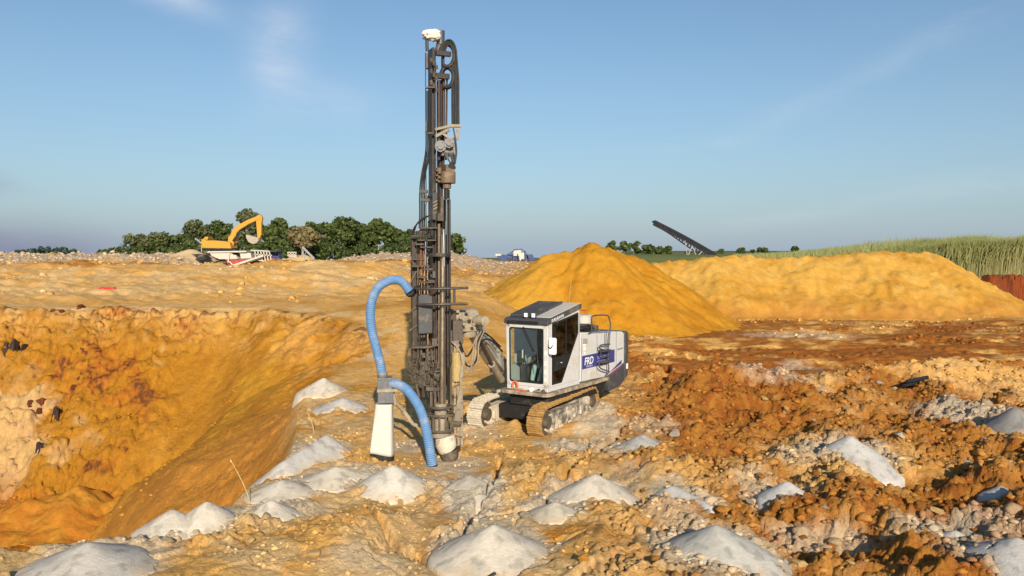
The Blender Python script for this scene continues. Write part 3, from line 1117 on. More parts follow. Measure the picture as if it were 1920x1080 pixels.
M_BROWNP = surface('brown_steel', (.055, .034, .026), .5, amt=.25, dust=(.2, .14, .1), scale=2, var=.25)
M_HOSE = surface('blue_hose', (.115, .235, .44), .7, amt=.38, dust=(.40, .39, .42), scale=2.2, var=.12, bump=.05)
M_SKIRT = surface('white_dust_sock', (.56, .515, .47), .8, amt=.35, dust=(.60, .52, .43), scale=4, var=.08, bump=.2)
M_TRACK = surface('track_clay', (.34, .19, .065), .85, amt=.5, dust=(.50, .30, .10), scale=5, var=.35, bump=.5)
M_TRACKW = surface('track_pale_dust', (.56, .49, .39), .85, amt=.5, dust=(.62, .54, .42), scale=5, var=.3, bump=.5, rust=(.20, .12, .06))
M_TFRAME = surface('track_frame_paint', (.13, .115, .10), .7, amt=.75, dust=(.62, .52, .40), scale=4.5, var=.3, bump=.3)
M_RED = surface('red_paint', (.50, .03, .03), .45, amt=.1, scale=4, var=.1)
M_MAG = surface('crimson_decal', (.46, .03, .11), .4, amt=.05, var=.03, bump=0)
M_NAVY = surface('navy_decal', (.045, .05, .22), .4, amt=.10, var=.04, bump=0, dust=(.2, .2, .4))
M_ORANGE = surface('orange_plastic', (.70, .14, .06), .45, amt=.1, var=.1)
M_LETTER = surface('white_decal', (.78, .78, .80), .5, amt=.08, var=.02, bump=0)
M_LETTER_D = surface('faded_white_decal', (.36, .38, .58), .5, amt=.08, var=.02, bump=0)
M_YELLOWP = surface('yellow_dusty_paint', (.40, .29, .12), .6, amt=.3, var=.2)
M_SEAT = surface('dark_seat', (.03, .03, .032), .7, amt=.1)
M_WOVEN = surface('deck_plate', (.20, .165, .125), .75, amt=.6, dust=(.50, .40, .28), scale=5, var=.3, bump=.4)
M_BAG = surface('white_cloth', (.76, .70, .62), .85, amt=.3, dust=(.55, .47, .36), scale=5, var=.1)

t = NT('mirror_lens')
t.set('Base Color', (.9, .9, .9))
t.set('Metallic', 1.0)
t.set('Roughness', .18)
M_MIRROR = t.m
t = NT('lamp_lens')
t.set('Base Color', (.92, .92, .95))
t.set('Roughness', .15)
t.set('Specular IOR Level', .8)
M_LENS = t.m


def glass_mat(name, tint, rough=.03, dirt=.10):
    t = NT(name)
    t.n.remove(t.b)
    tr = t.node('ShaderNodeBsdfTransparent')
    tr.inputs[0].default_value = (*tint, 1)
    gl = t.node('ShaderNodeBsdfGlossy')
    gl.inputs['Roughness'].default_value = rough
    gl.inputs['Color'].default_value = (.9, .9, .9, 1)
    fr = t.node('ShaderNodeFresnel')
    fr.inputs[0].default_value = 1.3
    m1 = t.node('ShaderNodeMixShader')
    t.l.new(fr.outputs[0], m1.inputs[0])
    t.l.new(tr.outputs[0], m1.inputs[1])
    t.l.new(gl.outputs[0], m1.inputs[2])
    df = t.node('ShaderNodeBsdfDiffuse')
    df.inputs[0].default_value = (.46, .36, .22, 1)
    v = t.node('ShaderNodeTexCoord').outputs['Object']
    f = t.ramp(t.noise(v, 3.0, 6, .7), .5, .8, .004, dirt)
    m2 = t.node('ShaderNodeMixShader')
    t.l.new(f, m2.inputs[0])
    t.l.new(m1.outputs[0], m2.inputs[1])
    t.l.new(df.outputs[0], m2.inputs[2])
    t.l.new(m2.outputs[0], t.n['Material Output'].inputs[0])
    return t.m


M_GLASS = glass_mat('cab_glass', (.84, .90, .88), dirt=.04)
M_GLASS_D = glass_mat('tinted_cab_glass', (.40, .41, .41))

# ------------------------------------------------------------------ the drill rig
TH = RAD(34)
RO = Vector((.83, 18.6, 0))                 # cab corner nearest the camera, on the ground
RF = Vector((-math.sin(TH), -math.cos(TH), 0))     # forwards
RS = Vector((math.cos(TH), -math.sin(TH), 0))      # towards the visible side
RZ = Vector((0, 0, 1))
RM = Matrix((RF, RS, RZ)).transposed()


def L(f, s, z):
    return RO + RF * f + RS * s + RZ * z


def lbox(mb, f0, f1, s0, s1, z0, z1):
    return mb.box(L((f0 + f1) / 2, (s0 + s1) / 2, (z0 + z1) / 2), (abs(f1 - f0), abs(s1 - s0), abs(z1 - z0)), M=RM)


def lpoly(mb, pts_fz, s0, s1):
    """outline in the (f, z) plane, thick from s0 to s1"""
    return mb.prism([L(f, s0, z) for f, z in pts_fz], RS * (s1 - s0))


RIG_C = L(-1.6, -1.05, 0)
rig = empty('drill_rig', RIG_C, 'white tracked drill rig with tall dark mast and blue dust hoses standing on the bench', 'drill rig')

# ---- tracks: an oval of shoes round a frame
TTH = RAD(30)
TF = Vector((-math.sin(TTH), -math.cos(TTH), 0))
TS = Vector((math.cos(TTH), -math.sin(TTH), 0))
TRACK_L, TRACK_H, TRACK_W = 3.2, .77, .38


def make_track(front_outer, pale, z0):
    """front_outer: ground point at the front outer corner"""
    O = Vector(front_outer) + RZ * z0
    c_in = -TS * (TRACK_W / 2)
    r = TRACK_H / 2 - .03
    n = 40
    Ls = TRACK_L - 2 * r
    per = 2 * Ls + 2 * math.pi * r
    slope_up = .10

    def pos(u):
        u = u % per
        if u < Ls:
            return -r - u, 2 * r + .03, 0.0
        u -= Ls
        if u < math.pi * r:
            a = u / r
            return -r - Ls - math.sin(a) * r, r + .03 + math.cos(a) * r, a
        u -= math.pi * r
        if u < Ls:
            return -r - Ls + u, .03, math.pi
        u -= Ls
        a = u / r
        return -r + math.sin(a) * r, r + .03 - math.cos(a) * r, math.pi + a
    fr = MB()

    def tp(f, s, z):
        return O + TF * f + TS * s + RZ * (z + .03 * -f)
    TM = Matrix((TF, TS, RZ)).transposed()
    # frame with a stepped side plate
    out = [(-.30, .20), (-.42, .12), (-2.72, .12), (-2.86, .24), (-2.86, .46), (-2.60, .58), (-1.95, .60), (-1.85, .53), (-.55, .53), (-.32, .44)]
    fr.prism([tp(f, -.31, z) for f, z in out], TS * .27)
    fr.prism([tp(f, -.045, z) for f, z in [(-.75, .19), (-2.35, .19), (-2.42, .26), (-2.42, .45), (-.75, .45)]], TS * .035)
    for k in range(6):
        f = -.62 - k * .36
        fr.prism([tp(f, -.045, .22), tp(f - .09, -.045, .22), tp(f - .09, -.045, .42), tp(f, -.045, .42)], TS * .055)
    tr = fr.build('track', M_TRACKW if pale else M_TFRAME, rig, bevel=.012)
    # shoe: plate with grouser bars
    sh = MB()
    lw = per / n
    R3 = Matrix.Identity(3)
    sh.box((0, 0, .016), (lw * .90, TRACK_W, .032), M=R3)
    sh.box((lw * .28, 0, .045), (.022, TRACK_W, .036), M=R3)
    sh.box((-lw * .1, 0, .040), (.018, TRACK_W, .026), M=R3)
    first = None
    rng = random.Random(3)
    for k in range(n):
        f, z, a = pos((k + .5) * lw)
        # local x along travel, local z outwards
        out_d = (RZ * math.cos(a) + TF * -math.sin(a)) if True else RZ
        trav = (TF * -1 * math.cos(a) - RZ * math.sin(a))
        if a == 0.0:
            out_d, trav = RZ, -TF
        R = Matrix((trav, trav.cross(out_d) * -1, out_d)).transposed()
        if R.determinant() < 0:
            R = Matrix((trav, trav.cross(out_d), out_d)).transposed()
        p = tp(f, -TRACK_W / 2, z) + RZ * rng.uniform(-.008, .008)
        if first is None:
            first = sh.build('track_shoe', M_TRACKW if pale else M_TRACK, tr)
            first.rotation_euler = R.to_euler()
            first.location = p - wloc(tr)
        else:
            place_copy(first, tr, p, R.to_euler())
    for k in range(5):
        b = MB()
        f = -.62 - k * .47
        b.cyl(tp(f, -.30, .155), tp(f, -.02, .155), .105, n=14)
        b.cyl(tp(f, -.05, .155), tp(f, .005, .155), .045, n=10)
        b.build('track_roller', M_TFRAME, tr, True)
    for nm, f in (('idler_wheel', -r), ('drive_sprocket', -r - Ls)):
        b = MB()
        b.cyl(tp(f, -.26, r + .03), tp(f, -.08, r + .03), r - .05, n=20)
        b.cyl(tp(f, -.10, r + .03), tp(f, .01, r + .03), .15, n=14)
        if nm == 'drive_sprocket':
            for q in range(11):
                a = q * 2 * math.pi / 11
                b.box(tp(f + math.cos(a) * (r - .03), -.17, r + .03 + math.sin(a) * (r - .03)), (.06, .07, .06), M=TM @ Matrix.Rotation(-a, 3, 'Y'))
        b.build(nm, M_MAST_L, tr, True)
    return tr


front_r = Vector((.66, 17.95, 0))
zt = -.03
make_track(front_r, False, zt)
make_track(front_r - TS * 1.62, True, zt + .02)

b = MB()
uc = front_r - TS * .99 - TF * 1.55
TMx = Matrix((TF, TS, RZ)).transposed()
b.box(uc + RZ * .42, (1.5, 1.2, .34), M=TMx)
b.box(uc + RZ * .62, (.9, .9, .16), M=TMx)
b.cyl(uc + RZ * .66, uc + RZ * .86, .46, n=22)
b.build('undercarriage', M_BLACK, rig, bevel=.02)

# ---- deck
b = MB()
deck = [(.16, -.02), (.10, .07), (.0, .10), (-2.95, .10), (-2.95, -1.9), (-1.0, -1.9), (-.9, -1.30), (.06, -1.30), (.14, -1.24), (.17, -1.14)]
b.prism([L(f, s, .90) for f, s in deck], RZ * .085)
dk = b.build('deck', M_WOVEN, rig, bevel=.012)
b = MB()
b.prism([L(f * .9 - .22, s * .84 - .09, .62) for f, s in deck], RZ * .28)
b.build('under_deck_shade', M_BLACK, dk)  # black solid standing in for the shadow beneath the deck
for s0, s1 in ((-.95, -.62), (-.3, -.12)):
    b = MB()
    b.cyl(L(.10, s0, 1.02), L(.10, s1, 1.02), .022, n=8)
    b.build('deck_tube', M_BEIGE, dk, True)
b = MB()
pts = [L(.08 + .01 * math.cos(a), -.86 + .075 * math.cos(a), 1.085 + .11 * math.sin(a)) for a in [k * math.pi / 8 for k in range(17)]]
b.tube(pts, .024, 8)
b.tube(spline([L(.08, -.79, 1.0), L(.09, -.68, 1.0), L(.1, -.55, .998)], 5), .02, 6)
b.build('orange_hook', M_ORANGE, dk, True)
b = MB()
b.cyl(L(.10, -.36, 1.045), L(.155, -.36, 1.045), .048, n=16)
b.build('deck_lamp', M_LENS, dk, True)
b = MB()
for k in range(7):
    lbox(b, .05, .11, -.30 + k * .045, -.27 + k * .045, .99, 1.0 + .05 * (k % 3 + 1) / 2)
b.build('valve_block', M_MAST_L, dk)

# ---- cab
ZB = .99
def roof_z(f):
    return 2.60 + (-f) * .185


cab_front = 0.0
b = MB()
# floor, rear wall, far wall, sills and posts: a frame with real openings
lbox(b, -1.53, 0, -1.15, 0, ZB, ZB + .10)
lpoly(b, [(-1.53, ZB + .1), (-1.47, ZB + .1), (-1.47, roof_z(-1.47)), (-1.53, roof_z(-1.53))], -1.15, 0)            # rear wall
b.prism([L(0, -1.15, ZB + .1), L(0, -1.045, ZB + .1), L(0, -1.06, 2.60), L(0, -1.18, 2.60)], RF * -.07)             # front post, far side
b.prism([L(0, -.125, ZB + .1), L(0, 0, ZB + .1), L(0, 0, 2.60), L(0, -.125, 2.60)], RF * -.16)                       # front post, near side
b.prism([L(0, -1.15, ZB + .1), L(0, 0, ZB + .1), L(0, 0, ZB + .19), L(0, -1.15, ZB + .19)], RF * -.05)               # sill under windscreen
b.prism([L(0, -1.178, 2.47), L(0, 0, 2.47), L(0, 0, 2.60), L(0, -1.18, 2.60)], RF * -.05)                            # header
side_fill = [(-.10, ZB + .1), (-1.53, ZB + .1), (-1.53, roof_z(-1.53)), (-1.44, roof_z(-1.44)), (-1.44, 2.27), (-.66, 1.14), (-.10, 1.14)]
lpoly(b, side_fill, -.05, 0)
lpoly(b, [(-.10, 2.55), (-.10, roof_z(-.1)), (-1.44, roof_z(-1.44)), (-1.44, roof_z(-1.44) - .09)], -.05, 0)
lpoly(b, [(-.16, 1.1), (-.16, 2.58), (-.20, 2.58), (-.20, 1.1)], -.05, 0)
lpoly(b, [(0, ZB + .1), (-1.5, ZB + .1), (-1.5, 1.7), (0, 1.5)], -1.15, -1.11)                                          # far wall, low part
lpoly(b, [(-1.30, 1.6), (-1.5, 1.6), (-1.5, 2.8), (-1.30, 2.8)], -1.15, -1.11)
cab = b.build('cab', M_WHITE, rig, bevel=.014)

b = MB()
roof_o = [(.05, 2.56), (.05, 2.665), (-.02, 2.70), (-1.56, 2.985), (-1.56, 2.87), (-.06, 2.585)]
lpoly(b, roof_o, -1.21, .035)
cr = b.build('cab_roof', M_DGREY, cab, bevel=.02)
b = MB()
lpoly(b, [(-.12, 2.724), (-1.54, 2.987), (-1.54, 3.005), (-.12, 2.742)], -1.17, .0)
b.build('roof_panel', M_WHITE_D, cab, bevel=.008)
b = MB()                                                       # dark ribbed hatch on the roof
def rz(f):
    return 2.735 + (-.12 - f) * .185
for f0, f1, s0, s1, h in [(-.10, -.72, -1.12, -.40, .05), (-.72, -1.38, -1.1, -.42, .06)]:
    b.prism([L(f0, s0, rz(f0)), L(f0, s1, rz(f0)), L(f1, s1, rz(f1)), L(f1, s0, rz(f1))], RZ * h)
for k in range(9):
    s = -1.08 + k * .08
    b.prism([L(-.16, s, rz(-.16) + .05), L(-.16, s + .03, rz(-.16) + .05), L(-1.34, s + .03, rz(-1.34) + .06), L(-1.34, s, rz(-1.34) + .06)], RZ * .022)
b.build('roof_hatch', M_DGREY, cab, bevel=.006)
b = MB()
lbox(b, .045, .085, -1.10, -.22, 2.575, 2.65)
b.build('sun_visor', M_BLACK, cab, bevel=.02)
for s in (-.58, -.37):
    b = MB()
    lbox(b, -.02, .04, s - .055, s + .055, 2.73, 2.84)
    lbox(b, -.01, .01, s - .015, s + .015, 2.68, 2.74)
    wlm = b.build('work_light', M_DGREY, cab, bevel=.012)
    b = MB()
    lbox(b, .041, .05, s - .047, s + .047, 2.738, 2.832)
    b.build('lens', M_LENS, wlm, bevel=.01) if False else b.build('lamp_lens', M_LENS, cab, bevel=.004)


def rounded(pts, r, n=4):
    out = []
    m = len(pts)
    for i in range(m):
        p, a, c = Vector(pts[i]), Vector(pts[i - 1]), Vector(pts[(i + 1) % m])
        u, v = (a - p).normalized(), (c - p).normalized()
        for k in range(n + 1):
            w = k / n
            out.append(tuple(p + u * r * (1 - w) ** 2 + v * r * w ** 2))
    return out


ws = rounded([(-1.07, 1.175), (-.115, 1.175), (-.115, 2.48), (-1.085, 2.48)], .07)
b = MB()
b.prism([L(-.012, s, z) for s, z in ws], RF * -.006)
b.build('windscreen', M_GLASS, cab)
b = MB()                                                        # black rubber seal round the windscreen
inner = rounded([(-1.035, 1.21), (-.15, 1.21), (-.15, 2.445), (-1.05, 2.445)], .06)
n_ = len(ws)
V_ = [L(.004, s, z) for s, z in ws] + [L(.004, s, z) for s, z in inner] + [L(-.008, s, z) for s, z in ws] + [L(-.008, s, z) for s, z in inner]
F_ = []
for i in range(n_):
    j = (i + 1) % n_
    F_ += [(i, j, n_ + j, n_ + i), (2 * n_ + j, 2 * n_ + i, 3 * n_ + i, 3 * n_ + j), (i, 2 * n_ + i, 2 * n_ + j, j), (n_ + i, n_ + j, 3 * n_ + j, 3 * n_ + i)]
b.add(V_, F_)
b.build('window_seal', M_BLACK, cab)
b = MB()
b.bar(L(.03, -.66, 2.50), L(.025, -.36, 1.93), .035, .02)
b.bar(L(.03, -.70, 2.47), L(.025, -.40, 1.93), .014, .014)
b.bar(L(.02, -.30, 2.13), L(.02, -.245, 1.55), .016, .02)
b.build('wiper', M_BLACK, cab)

# door: black frame with three panes
dpoly = [(-.20, 1.15), (-.20, 2.60), (-1.43, 2.775), (-1.43, 2.27), (-.64, 1.15)]
b = MB()


def strip_frame(mb, poly, w, s0, s1):
    c = Vector((sum(p[0] for p in poly) / len(poly), sum(p[1] for p in poly) / len(poly)))
    m = len(poly)
    inn = []
    for i in range(m):
        p, a, d = (Vector(poly[k]) for k in (i, i - 1, (i + 1) % m))
        e1, e2 = (p - a).normalized(), (d - p).normalized()
        n1, n2 = Vector((-e1.y, e1.x)), Vector((-e2.y, e2.x))
        if n1.dot(c - p) < 0:
            n1, n2 = -n1, -n2
        bis = (n1 + n2).normalized()
        inn.append(p + bis * (w / max(.3, bis.dot(n1))))
    for i in range(m):
        j = (i + 1) % m
        mb.prism([L(poly[i][0], s0, poly[i][1]), L(poly[j][0], s0, poly[j][1]), L(inn[j].x, s0, inn[j].y), L(inn[i].x, s0, inn[i].y)], RS * (s1 - s0))
    return [(p.x, p.y) for p in inn]


inn = strip_frame(b, dpoly, .045, -.02, .012)
lpoly(b, [(-.24, 1.44), (-.24, 1.79), (-1.06, 1.80), (-.85, 1.50)], -.015, .008)          # solid black lower panel
lpoly(b, [(-.83, 1.8), (-.86, 1.8), (-.86, 2.66), (-.83, 2.66)], -.018, .010)
door = b.build('cab_door', M_BLACK, cab)
b = MB()
lpoly(b, [(-.24, 1.80), (-.24, 2.56), (-1.39, 2.72), (-1.39, 2.285), (-1.065, 1.81)], -.009, -.004)
lpoly(b, [(-.24, 1.19), (-.24, 1.44), (-.84, 1.495), (-.62, 1.19)], -.009, -.004)
b.build('door_glass', M_GLASS_D, cab)
b = MB()
b.cyl(L(-.60, .008, 1.63), L(-.60, .03, 1.63), .032, n=14)
b.cyl(L(-.60, .03, 1.63), L(-.60, .036, 1.63), .018, n=12)
b.build('door_lock', M_CHROME, cab, True)
b = MB()
b.tube(spline([L(-.26, .01, 2.5), L(-.24, .05, 2.44), L(-.24, .05, 1.55), L(-.26, .01, 1.48)], 6), .012, 6)
b.tube(spline([L(-.02, .0, 2.12), L(.06, .08, 2.06), L(.07, .13, 2.05), L(.06, .17, 2.12)], 6), .012, 6)
b.build('grab_rail', M_BLACK, cab, True)
b = MB()
mo = rounded([(.055, 1.90), (.235, 1.90), (.235, 2.29), (.055, 2.29)], .045)
b.prism([L(.05, s, z) for s, z in mo], RF * -.045 + RS * .01)
b.prism([L(-.02, .10, 2.05), L(-.02, .2, 2.05), L(-.02, .2, 2.15), L(-.02, .10, 2.15)], RF * -.03)
b.build('wing_mirror', M_LENS, cab, bevel=.008, label='white wing mirror')
# contents of the cab that move with it
b = MB()
lbox(b, -1.10, -.62, -.80, -.32, 1.28, 1.42)
lpoly(b, [(-1.05, 1.42), (-1.18, 2.18), (-1.28, 2.18), (-1.15, 1.42)], -.80, -.32)
lbox(b, -.95, -.75, -.66, -.46, 1.09, 1.28)
b.build('driver_seat', M_SEAT, cab, bevel=.03)
b = MB()
lbox(b, -.95, -.40, -.26, -.12, 1.09, 1.52)
lbox(b, -.95, -.40, -1.02, -.88, 1.09, 1.52)
b.cyl(L(-.42, -.2, 1.52), L(-.40, -.2, 1.68), .014, n=8)
b.cyl(L(-.42, -.95, 1.52), L(-.40, -.95, 1.68), .014, n=8)
lbox(b, -.30, -.20, -1.0, -.82, 1.6, 1.9)
b.build('control_console', M_DGREY, cab, bevel=.012)
b = MB()
lbox(b, -.19, -.185, -.84, -.80, 1.72, 1.92)
b.build('paper_notice', M_LETTER, cab)
b = MB()
lbox(b, -1.46, -1.40, -.55, -.08, 1.75, 2.55)
b.build('red_jacket', surface('dark_red_cloth', (.22, .015, .03), .9, amt=.05), cab)
for z0, z1 in ((1.86, 1.97), (1.62, 1.72), (1.42, 1.52), (1.24, 1.33)):
    b = MB()
    b.prism([L(.003, -.085, z0), L(.003, -.035, z0), L(.003, -.035, z1), L(.003, -.085, z1)], RF * .003)
    b.build('warning_sticker', M_LETTER, cab)


def lettering(text, name, parent, m, origin, du, dv, size, shear=0.0, depth=.003, bold=0.0):
    """flat raised letters; du runs along the text, dv up"""
    cu = bpy.data.curves.new(name, 'FONT')
    cu.body = text
    cu.size = 1.0
    cu.offset = bold
    cu.extrude = 0.0
    tmp = bpy.data.objects.new('lettering_source', cu)
    COL.objects.link(tmp)
    bpy.context.view_layer.update()
    me0 = bpy.data.meshes.new_from_object(tmp)
    bpy.data.objects.remove(tmp)
    V = [v.co.copy() for v in me0.vertices]
    Fc = [tuple(p.vertices) for p in me0.polygons]
    bpy.data.meshes.remove(me0)
    mb = MB()
    nrm = du.normalized().cross(dv.normalized()) * depth
    P0 = [origin + du * (v.x + shear * v.y) * size + dv * v.y * size + nrm for v in V]
    mb.add(P0, Fc)
    return mb.build(name, m, parent)


lettering('FURUKAWA', 'roof_lettering', cab, M_LETTER, L(-.10, .037, 2.622), (-RF + RZ * .185).normalized(), RZ, .105, .1, bold=.02)

# ---- operator
def skin_body(name, joints, edges, m, parent=None, label=None, cat=None, sub=2):
    me = bpy.data.meshes.new(name)
    c = sum((Vector(p) for p, _ in joints), Vector()) / len(joints)
    me.from_pydata([Vector(p) - c for p, _ in joints], edges, [])
    me.materials.append(m)
    o = link(name, me, parent, c)
    md = o.modifiers.new('skin', 'SKIN')
    for i, (_, r) in enumerate(joints):
        sv = me.skin_vertices[0].data[i]
        rr = r if isinstance(r, tuple) else (r, r)
        sv.radius = rr
        sv.use_root = (i == 0)
    md.use_smooth_shade = True
    sb = o.modifiers.new('subdivision', 'SUBSURF')
    sb.levels = sb.render_levels = sub
    tag(o, label, cat)
    return o


M_SKIN = surface('skin', (.20, .10, .065), .55, amt=0, var=.08, bump=.02)
M_SHIRT = surface('dark_work_shirt', (.08, .12, .14), .85, amt=.1)
M_JEANS = surface('faded_grey_green_trousers', (.44, .56, .55), .9, amt=.15, var=.2, scale=6)
M_HAIR = surface('black_hair', (.012, .010, .009), .8, amt=0)
sc_ = -.56
J = [(L(-.93, sc_, 1.50), (.15, .11)), (L(-.97, sc_, 1.68), (.14, .10)), (L(-1.0, sc_, 1.88), (.16, .11)), (L(-1.0, sc_, 2.0), (.10, .08)), (L(-.98, sc_, 2.08), .052), (L(-.95, sc_, 2.17), (.075, .085)), (L(-.95, sc_, 2.28), (.072, .085)),
     (L(-.98, sc_ - .19, 1.93), .058), (L(-.80, sc_ - .25, 1.70), .045), (L(-.52, sc_ - .17, 1.66), .034), (L(-.43, sc_ - .13, 1.66), .036),
     (L(-.98, sc_ + .19, 1.93), .058), (L(-.80, sc_ + .25, 1.70), .045), (L(-.52, sc_ + .16, 1.66), .034), (L(-.43, sc_ + .12, 1.66), .036)]
E = [(0, 1), (1, 2), (2, 3), (3, 4), (4, 5), (5, 6), (2, 7), (7, 8), (8, 9), (9, 10), (2, 11), (11, 12), (12, 13), (13, 14)]
man = empty('person', L(-.85, sc_, 1.1), 'operator in grey green trousers sitting behind the windscreen of the drill rig cab', 'person')
body = skin_body('body', J, E, M_SHIRT, man)
for q, sgn in ((0, -1), (1, 1)):
    hub = L(-.44, sc_ + sgn * .125, 1.66)
    b = MB()
    b.tube([L(-.56, sc_ + sgn * .15, 1.66), L(-.48, sc_ + sgn * .135, 1.665), hub, L(-.39, sc_ + sgn * .11, 1.655)], [.030, .036, .040, .026], 10)
    for k in range(4):
        o_ = (k - 1.5) * .019
        b.tube([L(-.41, sc_ + sgn * .115 + o_, 1.667), L(-.355, sc_ + sgn * .10 + o_, 1.67 + .004 * k), L(-.33, sc_ + sgn * .09 + o_, 1.635), L(-.35, sc_ + sgn * .09 + o_, 1.61)], [.010, .010, .009, .007], 6)
    b.tube([L(-.45, sc_ + sgn * .09, 1.66), L(-.41, sc_ + sgn * .065, 1.655), L(-.38, sc_ + sgn * .06, 1.64)], [.013, .011, .008], 6)
    b.build('hand', M_SKIN, man, True)
    skin_body('trouser_leg', [(L(-.92, sc_ + sgn * .09, 1.47), .092), (L(-.68, sc_ + sgn * .12, 1.50), .085), (L(-.50, sc_ + sgn * .12, 1.48), .070), (L(-.42, sc_ + sgn * .11, 1.30), .062), (L(-.36, sc_ + sgn * .10, 1.14), .052)],
              [(0, 1), (1, 2), (2, 3), (3, 4)], M_JEANS, man)
    b = MB()
    b.tube([L(-.40, sc_ + sgn * .10, 1.135), L(-.30, sc_ + sgn * .10, 1.13), L(-.17, sc_ + sgn * .10, 1.118)], [.05, .052, .034], 10)
    b.build('boot', M_BLACK, man, True)
b = MB()
hc = L(-.93, sc_, 2.235)
rings = []
for i in range(9):
    a = math.pi * i / 8
    rings.append((hc + RZ * (.125 * math.cos(a)) + RF * (.012 * math.sin(a)), max(.004, .088 * math.sin(a) ** .8)))
b.tube([r_[0] for r_ in rings], [r_[1] for r_ in rings], 14)
b.tube([L(-.845, sc_, 2.25), L(-.825, sc_, 2.215), L(-.845, sc_, 2.20)], [.010, .017, .010], 8)
for sgn in (-1, 1):
    b.tube([L(-.93, sc_ + sgn * .083, 2.25), L(-.935, sc_ + sgn * .098, 2.235), L(-.93, sc_ + sgn * .085, 2.20)], [.012, .020, .010], 6)
b.build('head', M_SKIN, man, True)
b = MB()
for sgn in (-1, 1):
    b.tube([L(-.853, sc_ + sgn * .032, 2.246), L(-.846, sc_ + sgn * .032, 2.246)], [.012, .007], 8)
b.tube([L(-.850, sc_ - .025, 2.165), L(-.842, sc_, 2.163), L(-.850, sc_ + .025, 2.165)], .005, 6)
b.build('eyes_and_mouth', M_HAIR, man)
b = MB()
b.tube([L(-.945, sc_, 2.27), L(-.95, sc_, 2.32), L(-.95, sc_, 2.352), L(-.95, sc_, 2.365)], [.094, .090, .058, .01], 14)
b.build('hair', M_HAIR, man, True)

# ---- engine housing
b = MB()
hs = [(-1.56, 1.02), (-1.56, 2.27), (-2.2, 2.22), (-3.9, 2.10), (-4.02, 2.04), (-4.02, 1.22), (-3.0, .98)]
lpoly(b, hs, -2.0, 0)
house = b.build('engine_housing', M_WHITE, rig, bevel=.03)
b = MB()
cw = [(-2.86, .99), (-3.0, .74), (-3.12, .56), (-3.75, .62), (-4.22, .86), (-4.24, 2.02), (-4.14, 2.10), (-4.02, 2.10), (-4.02, 1.24), (-3.05, .99)]
lpoly(b, [(-2.93, .99), (-3.12, .56), (-3.75, .62), (-4.02, .75), (-4.02, 1.215), (-3.0, .975)], -2.02, .022)
lpoly(b, [(-4.025, .76), (-4.24, .88), (-4.26, 2.0), (-4.16, 2.10), (-4.025, 2.09)], -2.02, .022)
b.build('counterweight', M_DGREY, house, bevel=.035)
b = MB()
lpoly(b, [(-4.10, 1.05), (-4.20, 1.05), (-4.20, 1.2), (-4.10, 1.2)], .022, .030)
b.build('rear_reflector', M_LETTER, house)
b = MB()                                                           # joint lines of the side doors, as strips proud of the sheet
for f in (-1.60, -2.42, -3.52):
    lpoly(b, [(f, 1.02), (f - .012, 1.02), (f - .012, 2.14), (f, 2.14)], .0, .004)
b.build('panel_seam', M_DGREY, house)
b = MB()
for k in range(6):
    lpoly(b, [(-1.68, 1.98 + k * .022), (-1.92, 1.96 + k * .022), (-1.92, 1.968 + k * .022), (-1.68, 1.988 + k * .022)], 0, .006)
for k in range(7):
    lbox(b, -3.60 - k * .05, -3.625 - k * .05, 0, .006, 1.62, 1.66)
b.build('vent_louvre', M_MAST_L, house)
bz = lambda f: (-1.64 - f) * -.012
bn = [(-1.64, 1.335), (-3.42, 1.325), (-3.42, 1.66), (-1.64, 1.67)]
b = MB()
lpoly(b, bn, .0, .007)
banner = b.build('banner', M_NAVY, house)
lettering('FRD', 'banner_lettering', house, M_LETTER, L(-1.74, .0075, 1.43), -RF, RZ, .26, .18, bold=.02)
lettering('ROCK DRILLS', 'banner_small_lettering', house, M_LETTER, L(-1.84, .0075, 1.365), -RF, RZ, .055, .1)
lettering('FURUKAWA', 'banner_faded_lettering', house, M_LETTER_D, L(-2.42, .0075, 1.50), -RF, RZ, .115, .15)
lettering('ROCK DRILL', 'banner_faded_lettering', house, M_LETTER_D, L(-2.42, .0075, 1.40), -RF, RZ, .085, .1)
b = MB()
lpoly(b, [(-3.12, 1.06), (-3.85, 1.23), (-3.85, 1.33)], 0, .006)
b.build('stripe_decal', M_NAVY, house)
b = MB()
lpoly(b, [(-3.02, 1.0), (-3.20, 1.04), (-3.84, 1.19), (-3.84, 1.09)], 0, .006)
b.build('stripe_decal', M_MAG, house, label='crimson stripe')
for f, z, w, h in [(-1.72, 1.80, .10, .10), (-1.74, 1.70, .07, .06), (-.95, 1.42, .10, .09), (-1.30, 1.44, .12, .10), (-1.70, 1.92, .12, .04)]:
    b = MB()
    lpoly(b, [(f, z), (f - w, z), (f - w, z + h), (f, z + h)], .0, .005)
    b.build('warning_sticker', M_LETTER if f < -1.5 else M_WHITE_D, house)
b = MB()
lpoly(b, [(-2.0, 1.03), (-2.75, 1.0), (-2.7, 1.06), (-2.1, 1.26), (-1.98, 1.2)], .0, .02)
b.build('step_recess', M_WHITE_D, house, bevel=.01)
b = MB()
lpoly(b, [(-1.60, 2.28), (-2.75, 2.20), (-2.75, 2.36), (-2.1, 2.44), (-1.60, 2.46)], -1.6, -.12)
rad = b.build('radiator_box', M_DGREY, house, bevel=.02)
b = MB()
for k in range(9):
    lpoly(b, [(-1.66 - k * .085, 2.29), (-1.70 - k * .085, 2.29), (-1.70 - k * .085, 2.40), (-1.66 - k * .085, 2.40)], -.118, -.10)
for k in range(5):
    b.tube(spline([L(-1.62 - .1 * k, -.1, 2.32), L(-1.72 - .1 * k, .0, 2.36), L(-1.9 - .1 * k, -.02, 2.30)], 5), .018, 6)
b.build('radiator_fin', M_BLACK, rad)
b = MB()
pc = L(-3.05, -.75, 0)
